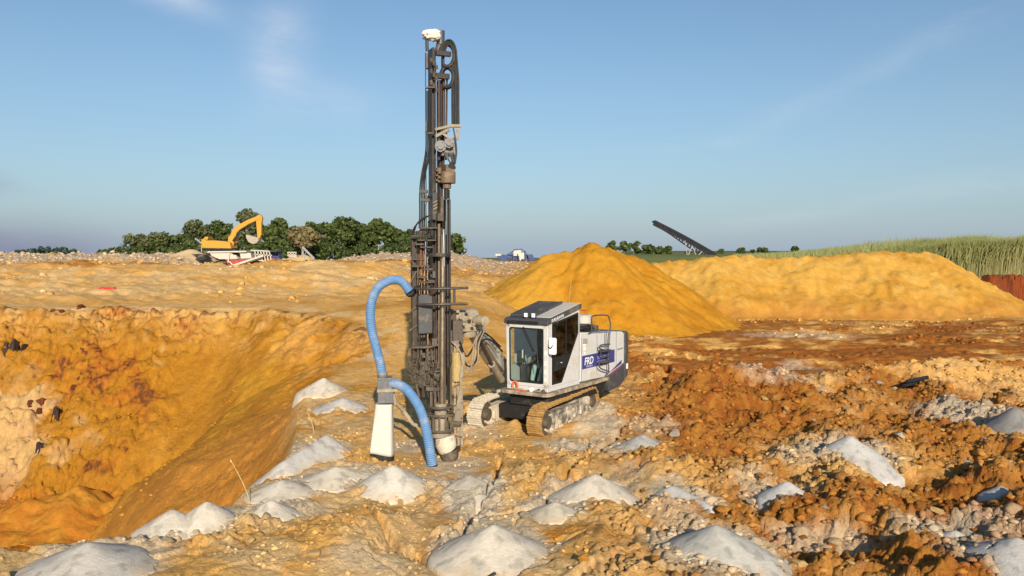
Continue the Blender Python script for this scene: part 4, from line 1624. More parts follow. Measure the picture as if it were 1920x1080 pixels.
b.cyl(pc + RZ * 2.10, pc + RZ * 2.36, .13, n=16)
b.cyl(pc + RZ * 2.36, pc + RZ * 2.54, .21, n=22)
b.cyl(pc + RZ * 2.54, pc + RZ * 2.575, .225, n=22)
b.build('air_filter', M_WHITE_D, house, True)
b = MB()
pc = L(-2.05, -.85, 0)
b.tube(spline([pc + RZ * 2.3, pc + RZ * 2.7, pc + RZ * 2.88, pc + RZ * 2.96 + RF * -.05], 5), .055, 12)
b.build('exhaust_pipe', M_BLACK, house, True)
b = MB()
rl = [L(-1.95, .10, 2.58), L(-2.05, .10, 2.66), L(-2.78, .10, 2.62), L(-2.92, .10, 2.50), L(-2.98, .10, 2.3), L(-2.86, .10, 1.6), L(-2.86, .12, 1.15), L(-2.86, .02, 1.02)]
b.tube(spline(rl, 5), .018, 8)
b.tube([L(-1.95, .10, 2.58), L(-1.95, .10, 2.25), L(-1.95, 0, 2.2)], .018, 8)
b.tube(spline([L(-2.94, .10, 2.22), L(-2.5, .10, 2.24), L(-2.0, .08, 2.26)], 4), .014, 8)
b.tube([L(-2.75, .10, 2.2), L(-2.72, .10, 1.65)], .012, 6)
b.build('handrail', M_DGREY, house, True)
b = MB()
st = lambda f, z: L(f, .13, z)
b.tube(spline([st(-2.90, 1.86), st(-2.4, 1.88), st(-2.34, 1.80), st(-2.50, 1.58), st(-2.9, 1.55)], 5), .018, 8)
b.tube([st(-2.36, 1.78), st(-2.86, 1.66)], .03, 6)
b.tube(spline([st(-2.9, 1.46), st(-2.38, 1.44), st(-2.30, 1.36), st(-2.45, 1.26), st(-2.88, 1.14)], 5), .018, 8)
b.box(L(-2.6, .15, 1.44), (.5, .14, .03), M=RM)
b.box(L(-2.62, .15, 1.72), (.42, .12, .03), M=RM)
b.build('folding_step', M_DGREY, house, True)
b = MB()
b.cyl(L(-1.5, -.3, 2.95), L(-1.62, -.3, 3.58), .008, .005, n=5)
b.build('whip_antenna', M_YELLOWP, cab)
b = MB()
b.tube([L(-1.54, .0, 2.83), L(-1.80, .02, 2.80)], .014, 6)
b.build('rear_bracket', M_RED, cab)

# ---- boom
MY = 16.4


def mp(px, py, dy=0.0):
    return at(px, py, MY + dy)


B0 = L(-.55, -1.72, 1.38)
B1 = mp(884, 612, .75)
b = MB()
bd = (B1 - B0).normalized()
bu = bd.cross(Vector((1, 0, 0))).normalized()
if bu.z < 0:
    bu = -bu
bs = bd.cross(bu).normalized()
def bpt(t, u, s):
    return B0.lerp(B1, t) + bu * u + bs * s
for s0, s1 in ((-.16, .16),):
    b.prism([bpt(0, -.17, s0), bpt(.35, -.20, s0), bpt(.8, -.13, s0), bpt(1.02, -.10, s0), bpt(1.02, .10, s0), bpt(.75, .15, s0), bpt(.3, .19, s0), bpt(0, .17, s0)], bs * (s1 - s0))
b.cyl(bpt(1.0, 0, -.22), bpt(1.0, 0, .22), .14, n=16)
b.cyl(bpt(.02, 0, -.24), bpt(.02, 0, .24), .19, n=16)
boom = b.build('boom', surface('pale_dusty_boom', (.46, .41, .34), .65, amt=.4, dust=(.52, .42, .28), scale=5, var=.2, rust=(.12, .08, .05)), rig, bevel=.015)
b = MB()
for k in range(3):
    b.box(bpt(.22 + k * .18, .19 - .02 * k, -.02), (.16, .18, .03), M=Matrix((bd, bs, bu)).transposed())
for k in range(7):
    b.cyl(bpt(.15 + k * .1, .05, -.165), bpt(.15 + k * .1, .05, -.185), .022, n=6)
b.build('boom_plate', M_MAST_L, boom)
b = MB()
b.cyl(mp(940, 712, 2.2), mp(922, 683, 1.5), .085, n=14)
b.build('lift_cylinder', M_BEIGE, boom, True)
b = MB()
b.cyl(mp(922, 683, 1.5), mp(900, 640, .95), .042, n=12)
b.build('cylinder_rod', M_BROWNP, boom, True)
b = MB()
for k, (dx, dz) in enumerate([(0, 0), (-4, 9)]):
    b.tube(spline([mp(938 - dx, 650 + dz, 2.0), mp(915 - dx, 628 + dz, 1.2), mp(897 - dx, 625 + dz * 2, .6), mp(888 - dx, 650 + dz * 3, .4), mp(874 - dx * .5, 668 + dz * 2, .1), mp(862, 640 + dz, .0)], 6), .020, 6)
b.build('boom_hose', M_BLACK, boom, True)
b = MB()
for k, (dx, dz) in enumerate([(0, 0), (5, 5), (-5, 9)]):
    b.tube(spline([mp(902 + dx, 622, .3), mp(893 + dx, 640 + dz, .1), mp(890 + dx, 672 + dz, .0), mp(880 + dx * .6, 690 + dz, .1), mp(866, 672 + dz, .1)], 6), .014, 6)
b.build('pale_hose', M_BEIGE, boom, True)

# swivel head and feed bracket between boom and mast
b = MB()
b.box(mp(868, 600, .55), (.44, .42, .46), yaw=.5)
b.cyl(mp(850, 596, .35), mp(892, 592, .6), .17, n=18)
b.cyl(mp(880, 585, .5), mp(880, 630, .6), .15, n=16)
b.cyl(mp(893, 600, .4), mp(911, 603, .2), .11, n=18)
for k in range(6):
    b.box(mp(858 + k * 6, 584 + (k % 3) * 12, .12), (.07, .06, .06), yaw=.4)
b.build('swivel_head', M_BEIGE, rig, bevel=.015)
b = MB()
b.box(mp(856, 622, .3), (.22, .3, .5), yaw=.3)
b.box(mp(848, 650, .3), (.12, .22, .7), yaw=.3)
b.build('feed_bracket', M_MAST_L, rig, bevel=.012)
b = MB()
b.box(mp(857, 688, .15), (.17, .22, .46), yaw=.3)
b.cyl(mp(856, 660, .1), mp(856, 715, .1), .10, n=14)
b.build('oil_tank', M_YELLOWP, rig, bevel=.02)

# ---- mast
rr_m = random.Random(21)
mast = empty('mast', mp(830, 850))
mast.parent = rig
mast.location = wloc(mast) - wloc(rig)


def mbox(px0, px1, py0, py1, dy=0.0, dep=.25, yaw=.42, mb=None):
    """box on the mast that spans these sight lines at this distance behind the mast front"""
    a, c = mp(px0, py0, dy), mp(px1, py1, dy)
    w = abs(c.x - a.x)
    wl_ = max(.012, (w - dep * math.sin(yaw)) / math.cos(yaw)) if w > dep * math.sin(yaw) * 1.2 else None
    if wl_ is None:
        yaw, wl_ = 0.0, w
    mb = mb or MB()
    return mb.box(Vector(((a.x + c.x) / 2, a.y + dep / 2, (a.z + c.z) / 2)), (wl_, dep, abs(a.z - c.z)), yaw)


def mb_boxes(rows, name, m, parent=mast, bevel=.006, **k):
    mb = MB()
    for r_ in rows:
        mbox(*r_, mb=mb)
    return mb.build(name, m, parent, bevel=bevel, **k)


# long feed beam: web, flanges and the rails the drifter rides on
mb_boxes([(800, 820, 92, 780, .12, .26)], 'feed_beam', M_MAST)
mb_boxes([(817, 832, 150, 720, .22, .18)], 'feed_beam_web', M_BROWNP)
mb_boxes([(797, 801, 98, 760, .04, .06, 0)], 'slide_rail', M_MAST)
mb_boxes([(815, 819, 110, 720, .02, .08, 0)], 'slide_rail', M_MAST_L)
b = MB()
b.cyl(mp(823, 150, .12), mp(823, 300, .12), .036, n=10)
b.build('feed_cylinder', M_BROWNP, mast, True)
b = MB()
b.cyl(mp(832, 150, .2), mp(831, 310, .2), .03, n=10)
b.cyl(mp(838, 150, .2), mp(836, 300, .2), .02, n=10)
b.build('feed_pipe', M_BROWNP, mast, True)
mb_boxes([(800, 815, 88, 118, .06, .30), (803, 818, 116, 150, .02, .3), (798, 803, 100, 128, .0, .12, 0), (826, 834, 96, 166, .16, .12)], 'mast_head', M_MAST)
mb_boxes([(816, 846, 95, 104, .05, .10)], 'hose_bracket', M_MAST)
mb_boxes([(815, 843, 137, 147, .05, .10)], 'hose_bracket', M_MAST)
b = MB()
for k in range(9):
    b.cyl(mp(808 + (k % 3) * 5, 108 + k * 7, -.02), mp(809 + (k % 3) * 5, 116 + k * 7, .0), .03, n=8)
b.build('head_fitting', M_MAST_L, mast, True)
# hose guides: two C-shaped arches with the hose bundle over them
b = MB()
for cy, r_, ys in ((103, .235, 0.0), (144, .205, 0.02)):
    cx = 838
    c_ = mp(cx, cy, .10)
    pts = [c_ + Vector((math.cos(a) * r_ * .62, .02 * math.sin(a), math.sin(a) * r_)) for a in [RAD(160 - 280 * k / 22) for k in range(23)]]
    for off in (0, .11):
        b.tube([p + Vector((0, off, 0)) for p in pts], .038, 8)
b.build('hose_guide', M_MAST, mast, True)
b = MB()
for k in range(5):
    ox, oy = k * 3.1, .03 * (k % 2)
    r_ = .17 - .0 * k
    c_ = mp(842, 104, .08 + oy)
    top = [c_ + Vector(((math.cos(a)) * (.085 + .0165 * k), 0, math.sin(a) * (.19 + .022 * k) * 1.15)) for a in [RAD(170 - 170 * q / 10) for q in range(11)]]
    end = [mp(847.5 + ox, 150, .08 + oy), mp(847.5 + ox, 200, .08 + oy), mp(848 + ox, 234, .08 + oy)]
    b.tube(top + end, .017, 7)
b.build('drifter_hose', M_BLACK, mast, True)
b = MB()
for k in range(4):
    ox = k * 3.0
    b.tube(spline([mp(799 + ox, 170, -.02), mp(799 + ox, 240, -.03), mp(798 + ox * .9, 285, -.05), mp(790 + ox * .8, 330, -.08), mp(787 + ox, 362, -.08), mp(787 + ox, 400, -.06), mp(786 + ox, 428, -.02)], 6), .014, 6)
b.build('mast_hose', M_BLACK, mast, True)
mb_boxes([(797, 814, 162, 165, -.06, .1, 0), (797, 814, 248, 251, -.06, .1, 0), (786, 802, 356, 362, -.12, .1, 0), (789, 806, 372, 378, -.10, .12, 0), (797, 801, 228, 247, -.1, .1, 0)], 'hose_clamp', M_MAST_L)
# crown motor under a white cloth
b = MB()
b.cyl(mp(826, 58, .2), mp(826, 84, .2), .085, n=16)
b.cyl(mp(824, 84, .2), mp(820, 104, .2), .07, n=12)
b.cyl(mp(800, 70, .05), mp(801, 96, .08), .035, n=8)
b.build('crown_motor', M_DGREY, mast, True)
me = bpy.data.meshes.new('cloth')
bm = bmesh.new()
bmesh.ops.create_icosphere(bm, subdivisions=4, radius=1)
for v in bm.verts:
    p_ = v.co.copy()
    nn = float(perlin3(np.array([p_.x * 2.1]), np.array([p_.y * 2.1]), np.array([p_.z * 2.1]), 4)[0]) + .6 * float(perlin3(np.array([p_.x * 4.6]), np.array([p_.y * 4.6]), np.array([p_.z * 4.6]), 8)[0])
    v.co = Vector((p_.x * .18, p_.y * .13, p_.z * .115)) * (1 + .38 * nn)
bm.to_mesh(me)
bm.free()
me.materials.append(M_BAG)
me.polygons.foreach_set('use_smooth', [True] * len(me.polygons))
o = link('cloth_cover', me, mast, mp(809, 66, .06))

# carriage and drifter
b = MB()
b.bar(mp(816, 243, .0), mp(846, 236, .0), .07, .05)
b.bar(mp(844, 236, .0), mp(864, 236, .02), .10, .05)
b.bar(mp(817, 256, .05), mp(842, 243, -.02), .05, .06)
b.bar(mp(858, 238, .02), mp(858, 262, .02), .05, .05)
b.bar(mp(830, 250, .02), mp(848, 262, .02), .05, .05)
b.build('carriage_bracket', M_BEIGE, mast)
b = MB()
for cx, cy, r_ in ((826, 274, .115), (842, 268, .10)):
    b.cyl(mp(cx, cy, -.12), mp(cx, cy, .14), r_, n=18)
    b.cyl(mp(cx, cy, -.16), mp(cx, cy, -.12), r_ * .55, n=14)
    for q in range(6):
        a = q * math.pi / 3
        b.cyl(mp(cx, cy, -.14) + Vector((math.cos(a), 0, math.sin(a))) * r_ * .8, mp(cx, cy, -.10) + Vector((math.cos(a), 0, math.sin(a))) * r_ * .8, .014, n=6)
mbox(822, 852, 276, 292, .0, .2, mb=b)
mbox(846, 856, 258, 300, .02, .1, mb=b)
b.build('rotation_motor', surface('cast_grey', (.23, .22, .23), .45, amt=.2, dust=(.35, .3, .25)), mast, True)
b = MB()
for k in range(7):
    b.tube(spline([mp(832 + k * 3, 286, -.04), mp(838 + k * 2.6, 296 + (k % 3) * 4, -.10), mp(844 + k * 1.2, 306, -.06), mp(836 + k * 3, 316, .0)], 6), .014, 6)
b.tube(spline([mp(850, 240, .0), mp(854, 262, -.05), mp(856, 284, -.05), mp(853, 308, .0)], 6), .018, 6)
b.build('motor_hose', M_DGREY, mast, True)
b = MB()
mbox(826, 853, 308, 336, -.02, .28, mb=b)
mbox(813, 828, 314, 342, .04, .2, mb=b)
b.cyl(mp(840, 322, .08), mp(840, 344, .08), .155, n=20)
b.cyl(mp(838, 344, .08), mp(838, 354, .08), .085, n=16)
for k in range(5):
    b.box(mp(819 + (k % 2) * 5, 320 + k * 4.5, -.01), (.05, .06, .035), yaw=.4)
b.build('drifter', M_BROWN, mast, True, bevel=.012)
b = MB()
b.cyl(mp(837, 354, .08), mp(837, 372, .08), .05, n=12)
b.cyl(mp(836, 372, .08), mp(835, 484, .08), .032, n=10)
b.build('shank_rod', M_BLACK, mast, True)
# rods stored and in the hole
b = MB()
b.cyl(mp(830.5, 440, -.06), mp(828.5, 770, -.06), .052, n=14)
b.build('drill_rod', M_ROD, mast, True)
b = MB()
b.cyl(mp(831.5, 430, -.12), mp(832.6, 500, -.12), .022, n=10)
b.cyl(mp(837, 374, .0), mp(836, 440, .0), .013, n=8)
b.cyl(mp(798.5, 384, -.03), mp(797, 428, -.03), .016, n=8)
b.cyl(mp(798, 452, -.03), mp(797.5, 500, -.03), .016, n=8)
b.build('cylinder_rod', M_CHROME, mast, True)
mb_boxes([(830, 846, 374, 738, .30, .06, 0)], 'mast_back_plate', M_MAST)
mb_boxes([(802, 823, 414, 758, .34, .06, 0)], 'mast_back_plate', M_MAST)
mb_boxes([(783, 800, 452, 476, .2, .1, 0)], 'changer_plate', M_MAST)
mb_boxes([(786, 800, 600, 690, .25, .1, 0)], 'changer_plate', M_MAST)
mb_boxes([(819, 827, 418, 780, .02, .10, .2)], 'rod_guide_beam', M_BROWN)
mb_boxes([(834, 839, 360, 720, .10, .14, .2), (840, 845, 356, 735, .14, .1, .2)], 'mast_rail', M_MAST)
mb_boxes([(800, 820, 361, 412, -.03, .30), (797, 802, 366, 372, -.08, .3)], 'rod_gripper_box', M_DGREY)
mb_boxes([(818, 832, 368, 412, -.10, .22), (812, 832, 400, 414, -.13, .25)], 'rod_gripper', M_MAST_L)
b = MB()
for k in range(3):
    b.bar(mp(813, 380 + k * 6, -.135), mp(820, 376 + k * 6, -.135), .03, .012)
b.build('arrow_decal', M_YELLOWP, mast)
# rod changer: plates, arms and the storage post
b = MB()
for k, (x0, x1, y0, y1, d_) in enumerate([(768, 806, 441, 444, -.12), (771, 800, 434, 437, -.05), (785, 820, 426, 429, -.1), (780, 818, 449, 452, -.1), (775, 795, 456, 460, -.08), (784, 812, 462, 465, -.1),
                                       (769, 805, 497, 501, -.14), (790, 812, 503, 507, -.14), (770, 800, 485, 488, -.05), (778, 800, 518, 522, -.1), (782, 815, 528, 531, -.12)]):
    mb_boxes([(x0, x1, y0, y1, d_, .2, .2)], 'rod_changer_arm', M_MAST)
mb_boxes([(801, 807, 426, 452, -.02, .12)], 'rod_changer_bar', M_MAST)
mb_boxes([(808, 818, 432, 449, -.05, .2)], 'rod_changer_bar', M_MAST)
for k in range(8):
    b = MB()
    b.cyl(mp(772 + k * 5.4, 431 + (k * 7) % 12, -.1), mp(772 + k * 5.4, 440 + (k * 7) % 12, -.1), .028, n=8)
    b.build('rod_changer_pin', M_MAST, mast, True)
mb_boxes([(768, 782, 446, 706, .05, .15, .35)], 'rod_changer_post', surface('dark_brown_steel', (.060, .046, .038), .5, amt=.3, dust=(.2, .15, .11), scale=1.5, var=.2))
b = MB()
b.bar(mp(769, 532, .0), mp(781, 508, .0), .03, .03)
b.bar(mp(769, 480, .0), mp(781, 505, .0), .03, .03)
for y_ in (585, 620, 655, 690):
    b.bar(mp(768, y_, .02), mp(782, y_ - 10, .02), .035, .03)
b.build('post_brace', M_MAST_L, mast)
b = MB()
b.tube([mp(790, 430, .0), mp(789, 470, .0), mp(788, 530, .0)], .022, 8)
b.tube([mp(794, 470, .02), mp(793, 540, .02)], .016, 8)
b.build('pilot_hose', surface('orange_hose', (.20, .07, .025), .55, amt=.2), mast, True)
b = MB()
for k in range(5):
    b.tube(spline([mp(806 - k * 2, 404 + k, -.12), mp(795 - k * 2, 408 + k * 2, -.16), mp(783 - k * 1.5, 418 + k * 2, -.16), mp(776 - k, 436 + k, -.12)], 6), .014, 6)
b.build('changer_hose', M_BLACK, mast, True)
b = MB()                                                           # ring plate round the rods
c_ = mp(822, 478, -.02)
ring = [c_ + Vector((math.cos(a) * .25, math.sin(a) * .20, 0)) for a in [k * 2 * math.pi / 26 for k in range(26)]]
b.prism([p - RZ * .035 for p in ring], RZ * .07)
b.build('ring_plate', M_MAST, mast, bevel=.006)
# guard rails round the mast
for y0, x0, x1 in ((540, 778, 878), (569.5, 782, 878)):
    b = MB()
    b.tube(spline([mp(x0 + 8, y0 - 3, .1), mp(x0 + 1, y0 - 1, -.08), mp(x0 + 8, y0 + 2, -.20), mp(830, y0 + 1, -.25), mp(x1, y0, -.12)], 6), .028, 8)
    b.build('guard_rail', M_MAST, mast, True)
mb_boxes([(849, 854, 538, 571, -.22, .05, 0), (873, 878, 537, 542, -.2, .05, 0)], 'guard_rail_post', M_MAST)
mb_boxes([(779, 811, 555, 626, -.10, .22, .30), (781, 806, 552, 558, -.08, .2, .3)], 'control_box', M_DGREY, bevel=.02)
mb_boxes([(776, 805, 648, 652, -.12, .1, 0), (806, 822, 600, 700, .1, .2), (812, 824, 690, 735, -.02, .24)], 'lower_beam', M_MAST)
b = MB()
b.tube([mp(774, 652, -.12), mp(806, 651, -.16), mp(822, 646, -.12)], .026, 8)
b.tube([mp(774, 652, -.12), mp(776, 640, -.05)], .02, 8)
b.build('grab_handle', M_MAST_L, mast, True)
b = MB()
for k in range(8):
    x0 = 783 + k * 2.3
    b.tube(spline([mp(x0, 452 + 3 * k, .06), mp(x0 + rr_m.uniform(-1.5, 1.5), 520, .02), mp(x0 + rr_m.uniform(-2, 2), 600, .0), mp(x0 + rr_m.uniform(-2, 2), 680, .02), mp(x0 + 4, 750, .03)], 6), .013, 6)
b.build('hose_bundle', M_BLACK, mast, True)
for k in range(16):
    x0, y0 = rr_m.uniform(783, 816), rr_m.uniform(505, 675)
    mb_boxes([(x0, x0 + rr_m.uniform(5, 16), y0, y0 + rr_m.uniform(4, 16), rr_m.uniform(-.06, .12), rr_m.uniform(.06, .16), .2)], 'valve_block', rr_m.choice([M_MAST, M_MAST_L, M_DGREY]))
# centraliser and lower valve mess
rr = random.Random(5)
b = MB()
for k in range(26):
    x0 = rr.uniform(778, 820)
    y0 = rr.uniform(676, 728)
    mbox(x0, x0 + rr.uniform(6, 20), y0, y0 + rr.uniform(3, 9), rr.uniform(-.2, .1), rr.uniform(.06, .2), rr.uniform(0, .5), mb=b)
for k in range(14):
    x0, y0 = rr.uniform(782, 822), rr.uniform(680, 728)
    b.cyl(mp(x0, y0, -.2), mp(x0 + rr.uniform(-4, 4), y0 + rr.uniform(4, 12), -.15), rr.uniform(.018, .04), n=8)
b.build('centraliser', M_MAST_L, mast, bevel=.004)
b = MB()
for k in range(10):
    x0, y0 = rr.uniform(758, 772), rr.uniform(668, 712)
    b.tube(spline([mp(784, 668 + k * 3, -.05), mp(x0 + 6, y0 - 14, -.15), mp(x0, y0, -.18), mp(x0 + 10, y0 + 10, -.15), mp(800 + k, 704 + k * 1.5, -.1)], 6), .008, 5)
for k in range(9):
    x0 = 776 + k * 5
    b.tube(spline([mp(x0, 640, -.02), mp(x0 + rr.uniform(-4, 4), 665, -.1), mp(x0 + rr.uniform(-3, 6), 700, -.12), mp(x0 + rr.uniform(0, 12), 745, -.05)], 6), .011, 5)
b.build('control_cable', M_MAST_L, mast, True)
mb_boxes([(804, 811, 728, 770, -.08, .1, .2), (812, 818, 730, 765, -.04, .1, .2), (838, 848, 690, 770, .06, .16), (822, 836, 700, 770, .1, .12)], 'lower_post', M_MAST_L)
# clamp cage
b = MB()
for y_, w_ in ((762, .24), (777, .27), (806, .26)):
    c_ = mp(826, y_, -.0)
    ringp = [c_ + Vector((math.cos(a) * w_, math.sin(a) * .22, 0)) for a in [k * 2 * math.pi / 24 for k in range(25)]]
    b.tube(ringp, .03, 6, cap=False)
for k in range(12):
    a = k * 2 * math.pi / 12
    c0, c1 = mp(826, 777, 0), mp(826, 806, 0)
    o_ = Vector((math.cos(a) * .26, math.sin(a) * .22, 0))
    b.bar(c0 + o_, c1 + o_, .035, .02)
b.build('clamp_cage', M_MAST_L, mast, True)
b = MB()
b.cyl(mp(826, 756, 0), mp(826, 806, 0), .13, n=16)
b.cyl(mp(826, 806, 0), mp(826, 818, 0), .19, n=18)
b.build('rod_clamp', M_BEIGE, mast, True)
b = MB()
b.tube([mp(834, 816, .05), mp(836, 832, .05), mp(840, 843, .0), mp(842, 846, -.0)], [.20, .22, .20, .17], 20)
b.build('dust_hood', M_TRACKW, mast, True)
b = MB()
b.tube([mp(842, 844, .0), mp(843, 852, .0), mp(843, 862, .0)], [.17, .19, .165], 20)
b.build('hood_seal', M_MAST_L, mast, True)
b = MB()
b.cyl(mp(842, 858, -.02), mp(842, 876, -.02), .03, n=10)
b.build('drill_bit', M_ROD, mast, True)
# support leg and tubes beside the mast foot
mb_boxes([(851, 855, 640, 842, .12, .08, 0), (857, 862, 668, 838, .14, .08, 0), (864, 868, 730, 838, .16, .08, 0)], 'support_tube', M_BEIGE)
for k in range(8):
    y_ = 690 + k * 18
    b = MB()
    b.bar(mp(850, y_, .1), mp(867, y_ - 8 + (k % 2) * 12, .12), .022, .022)
    b.build('support_bracket', M_MAST_L, mast)
b = MB()
b.cyl(mp(846, 794, .02), mp(864, 794, .1), .06, n=10)
b.build('support_pivot', M_MAST_L, mast)
b = MB()
b.tube([mp(856, 836, .15), mp(858, 846, .15)], [.09, .05], 10)
b.build('jack_foot', M_MAST, mast, True)
b = MB()
for k in range(6):
    b.tube(spline([mp(846 + k * 3, 640, .1), mp(862 + k * 2, 660 + k * 3, .0), mp(868 - k, 700, .0), mp(860 + k, 740, .05), mp(852 + k * 2, 790, .06)], 6), .011, 5)
b.build('jack_hose', M_BEIGE, mast, True)

# ---- dust collector: hoses, cyclone, sock
def corrugated(pts, r, name):
    P_ = spline(pts, 26)
    # resample evenly
    acc = [0.0]
    for a_, b_ in zip(P_[:-1], P_[1:]):
        acc.append(acc[-1] + (b_ - a_).length)
    n = int(acc[-1] / .010)
    out, rs, j = [], [], 0
    for k in range(n + 1):
        s = acc[-1] * k / n
        while j < len(acc) - 2 and acc[j + 1] < s:
            j += 1
        w = (s - acc[j]) / max(1e-9, acc[j + 1] - acc[j])
        out.append(P_[j].lerp(P_[j + 1], w))
        rs.append(r + .006 * math.sin(2 * math.pi * s / .042))
    mb = MB()
    mb.tube(out, rs, 18)
    return mb.build(name, M_HOSE, rig, True)


corrugated([mp(768, 546, .0), mp(752, 527, -.03), mp(730, 526, -.08), mp(706, 543, -.12), mp(695, 578, -.15), mp(697, 618, -.15), mp(706, 655, -.15), mp(713, 682, -.15), mp(717, 706, -.15)], .092, 'suction_hose')
corrugated([mp(729, 718, -.18), mp(743, 720, -.26), mp(762, 730, -.36), mp(781, 755, -.46), mp(794, 785, -.52), mp(802, 820, -.55), mp(807, 850, -.55), mp(811, 874, -.52)], .096, 'suction_hose')
b = MB()
b.tube([mp(768, 546, .0), mp(770, 549, .06)], .105, 16)
b.build('hose_end', M_BLACK, rig, True)
b = MB()
b.tube([mp(811, 870, -.52), mp(812, 880, -.51)], [.103, .09], 16)
b.build('hose_end', M_BLACK, rig, True)
b = MB()
CYC = -.15
b.tube([mp(717, 702, CYC), mp(717, 709, CYC)], .108, 18)
mbox(703, 735, 709, 731, CYC - .17, .32, .15, mb=b)
mbox(704, 737, 735, 757, CYC - .17, .32, .15, mb=b)
cyc = b.build('dust_cyclone', surface('cyclone_grey', (.135, .135, .145), .45, amt=.3, dust=(.3, .27, .24)), rig, bevel=.012)
b = MB()
mbox(702, 740, 730, 736, CYC - .19, .36, .15, mb=b)
b.build('cyclone_flange', M_BEIGE, cyc, bevel=.006)
b = MB()
b.tube([mp(726, 718, CYC), mp(734, 719, CYC - .06)], .115, 18)
b.tube([mp(717, 698, CYC), mp(717, 703, CYC)], .100, 18)
b.build('hose_collar', M_BEIGE, cyc, True)
b = MB()                                                            # hanging white sock, flaring and creased
nseg, nv = 40, 18
V_, F_ = [], []
for j in range(nv):
    w = j / (nv - 1)
    yy = 756 + (849 - 756) * w
    c_ = mp(721 - 4.5 * w, yy, CYC)
    hw, hd = .165 + .075 * w, .15 + .05 * w
    for i in range(nseg):
        a = 2 * math.pi * i / nseg
        sq = (abs(math.cos(a)) ** 6 + abs(math.sin(a)) ** 6) ** (-1 / 6)
        r_ = sq * (1 + .018 * math.sin(5 * a + 2 * w) * w + .012 * math.sin(9 * a - 3 * w))
        tilt = .05 * w * w * math.cos(a)
        V_.append(c_ + Vector((math.cos(a) * hw * r_, math.sin(a) * hd * r_, -tilt)))
for j in range(nv - 1):
    for i in range(nseg):
        k2 = (i + 1) % nseg
        F_.append((j * nseg + i, j * nseg + k2, (j + 1) * nseg + k2, (j + 1) * nseg + i))
b.add(V_, F_)
sk_ = b.build('dust_sock', M_SKIRT, cyc, True)
so = sk_.modifiers.new('thickness', 'SOLIDIFY')
so.thickness = .008
b = MB()
c0, c1 = mp(719.5, 843, CYC), mp(719.5, 862, CYC)
def rr4(c, hw, hd):
    return [c + Vector((math.cos(a) * hw * (abs(math.cos(a)) ** 6 + abs(math.sin(a)) ** 6) ** (-1 / 6), math.sin(a) * hd * (abs(math.cos(a)) ** 6 + abs(math.sin(a)) ** 6) ** (-1 / 6), -.03 * math.cos(a))) for a in [k * 2 * math.pi / 28 for k in range(28)]]
b.prism(rr4(c0, .205, .16), c1 - c0)
b.build('sock_end', M_BLACK, cyc, bevel=.01)
b = MB()
b.bar(mp(737, 752, CYC), mp(757, 770, -.0), .08, .07)
b.bar(mp(757, 770, .0), mp(775, 796, .05), .08, .07)
b.bar(mp(775, 796, .05), mp(806, 801, .1), .08, .07)
b.bar(mp(738, 735, CYC), mp(742, 760, CYC), .06, .05)
b.build('collector_arm', M_BEIGE, rig, bevel=.01)
# ------------------------------------------------------------------ far machines
M_EXY = surface('excavator_yellow', (.50, .26, .03), .5, amt=.2, dust=(.5, .36, .15), scale=1.2, var=.1)
M_EXD = surface('machine_dark', (.035, .033, .032), .6, amt=.25, scale=1.5)
M_BUCK = surface('bucket_steel', (.36, .31, .25), .6, amt=.4, scale=2)
M_CREAM = surface('cream_paint', (.52, .47, .41), .55, amt=.3, scale=1.5, var=.1)
M_CRED = surface('crusher_red', (.36, .06, .05), .55, amt=.3, scale=1.5)
M_BLUE = surface('machine_blue', (.03, .055, .17), .5, amt=.2, dust=(.35, .32, .3), scale=1.2)
M_STEELG = surface('grey_steel', (.27, .27, .28), .5, amt=.3, scale=1.5)
M_CONV = surface('conveyor_dark', (.016, .016, .021), .8, amt=0, dust=(.03, .03, .03), scale=1)
M_BELT = surface('conveyor_belt', (.03, .03, .03), .8, amt=.3, scale=1)


class Far:
    """builds a machine from sight lines at one distance, with true widths in depth"""

    def __init__(self, Y):
        self.Y = Y

    def p(self, px, py, d=0.0):
        return at(px, py, self.Y + d)

    def poly(self, mb, pts, d0, d1):
        a = [self.p(x, y, 0) for x, y in pts]
        return mb.prism([q + Vector((0, d0, 0)) for q in a], Vector((0, d1 - d0, 0)))


# excavator
F = Far(106)
ex = empty('excavator', F.p(415, 478), 'yellow tracked excavator with raised boom standing on a buff stone heap', 'excavator')
b = MB()
F.poly(b, [(384, 449), (390, 448), (392, 451), (410, 451), (428, 453), (437, 455), (440, 466), (386, 465)], -1.3, 1.3)
F.poly(b, [(385, 450), (389, 444), (395, 444), (394, 450)], -.9, .9)
exb = b.build('excavator_body', M_EXY, ex, bevel=.06)
b = MB()
F.poly(b, [(388, 464), (440, 465), (440, 468), (388, 467)], -1.25, 1.25)
F.poly(b, [(400, 468), (430, 468), (428, 472), (402, 472)], -.8, .8)
b.build('turntable', M_EXD, ex)
for d in (-1.5, .9):
    b = MB()
    F.poly(b, [(388, 477), (384, 474), (388, 471), (446, 471), (450, 474), (446, 478)], d, d + .6)
    b.build('track', M_EXD, ex, bevel=.05)
b = MB()
F.poly(b, [(426, 455), (427, 444), (431, 441), (441, 441), (443, 455)], .15, 1.25)
exc = b.build('excavator_cab', M_EXY, ex, bevel=.05)
b = MB()
F.poly(b, [(429, 452), (430, 445), (440, 444), (441, 452)], .10, .14)
b.build('cab_window', M_EXD, exc)
b = MB()
F.poly(b, [(430, 458), (431, 446), (437, 432), (446, 423), (466, 412), (489, 403), (491, 407), (488, 411), (468, 420), (452, 430), (445, 437), (441, 452), (439, 461)], -.35, .35)
b.build('boom', M_EXY, ex, bevel=.04)
b = MB()
F.poly(b, [(483, 404), (489, 402), (493, 408), (491, 420), (491, 440), (488, 447), (484, 447), (482, 425), (481, 412)], -.28, .28)
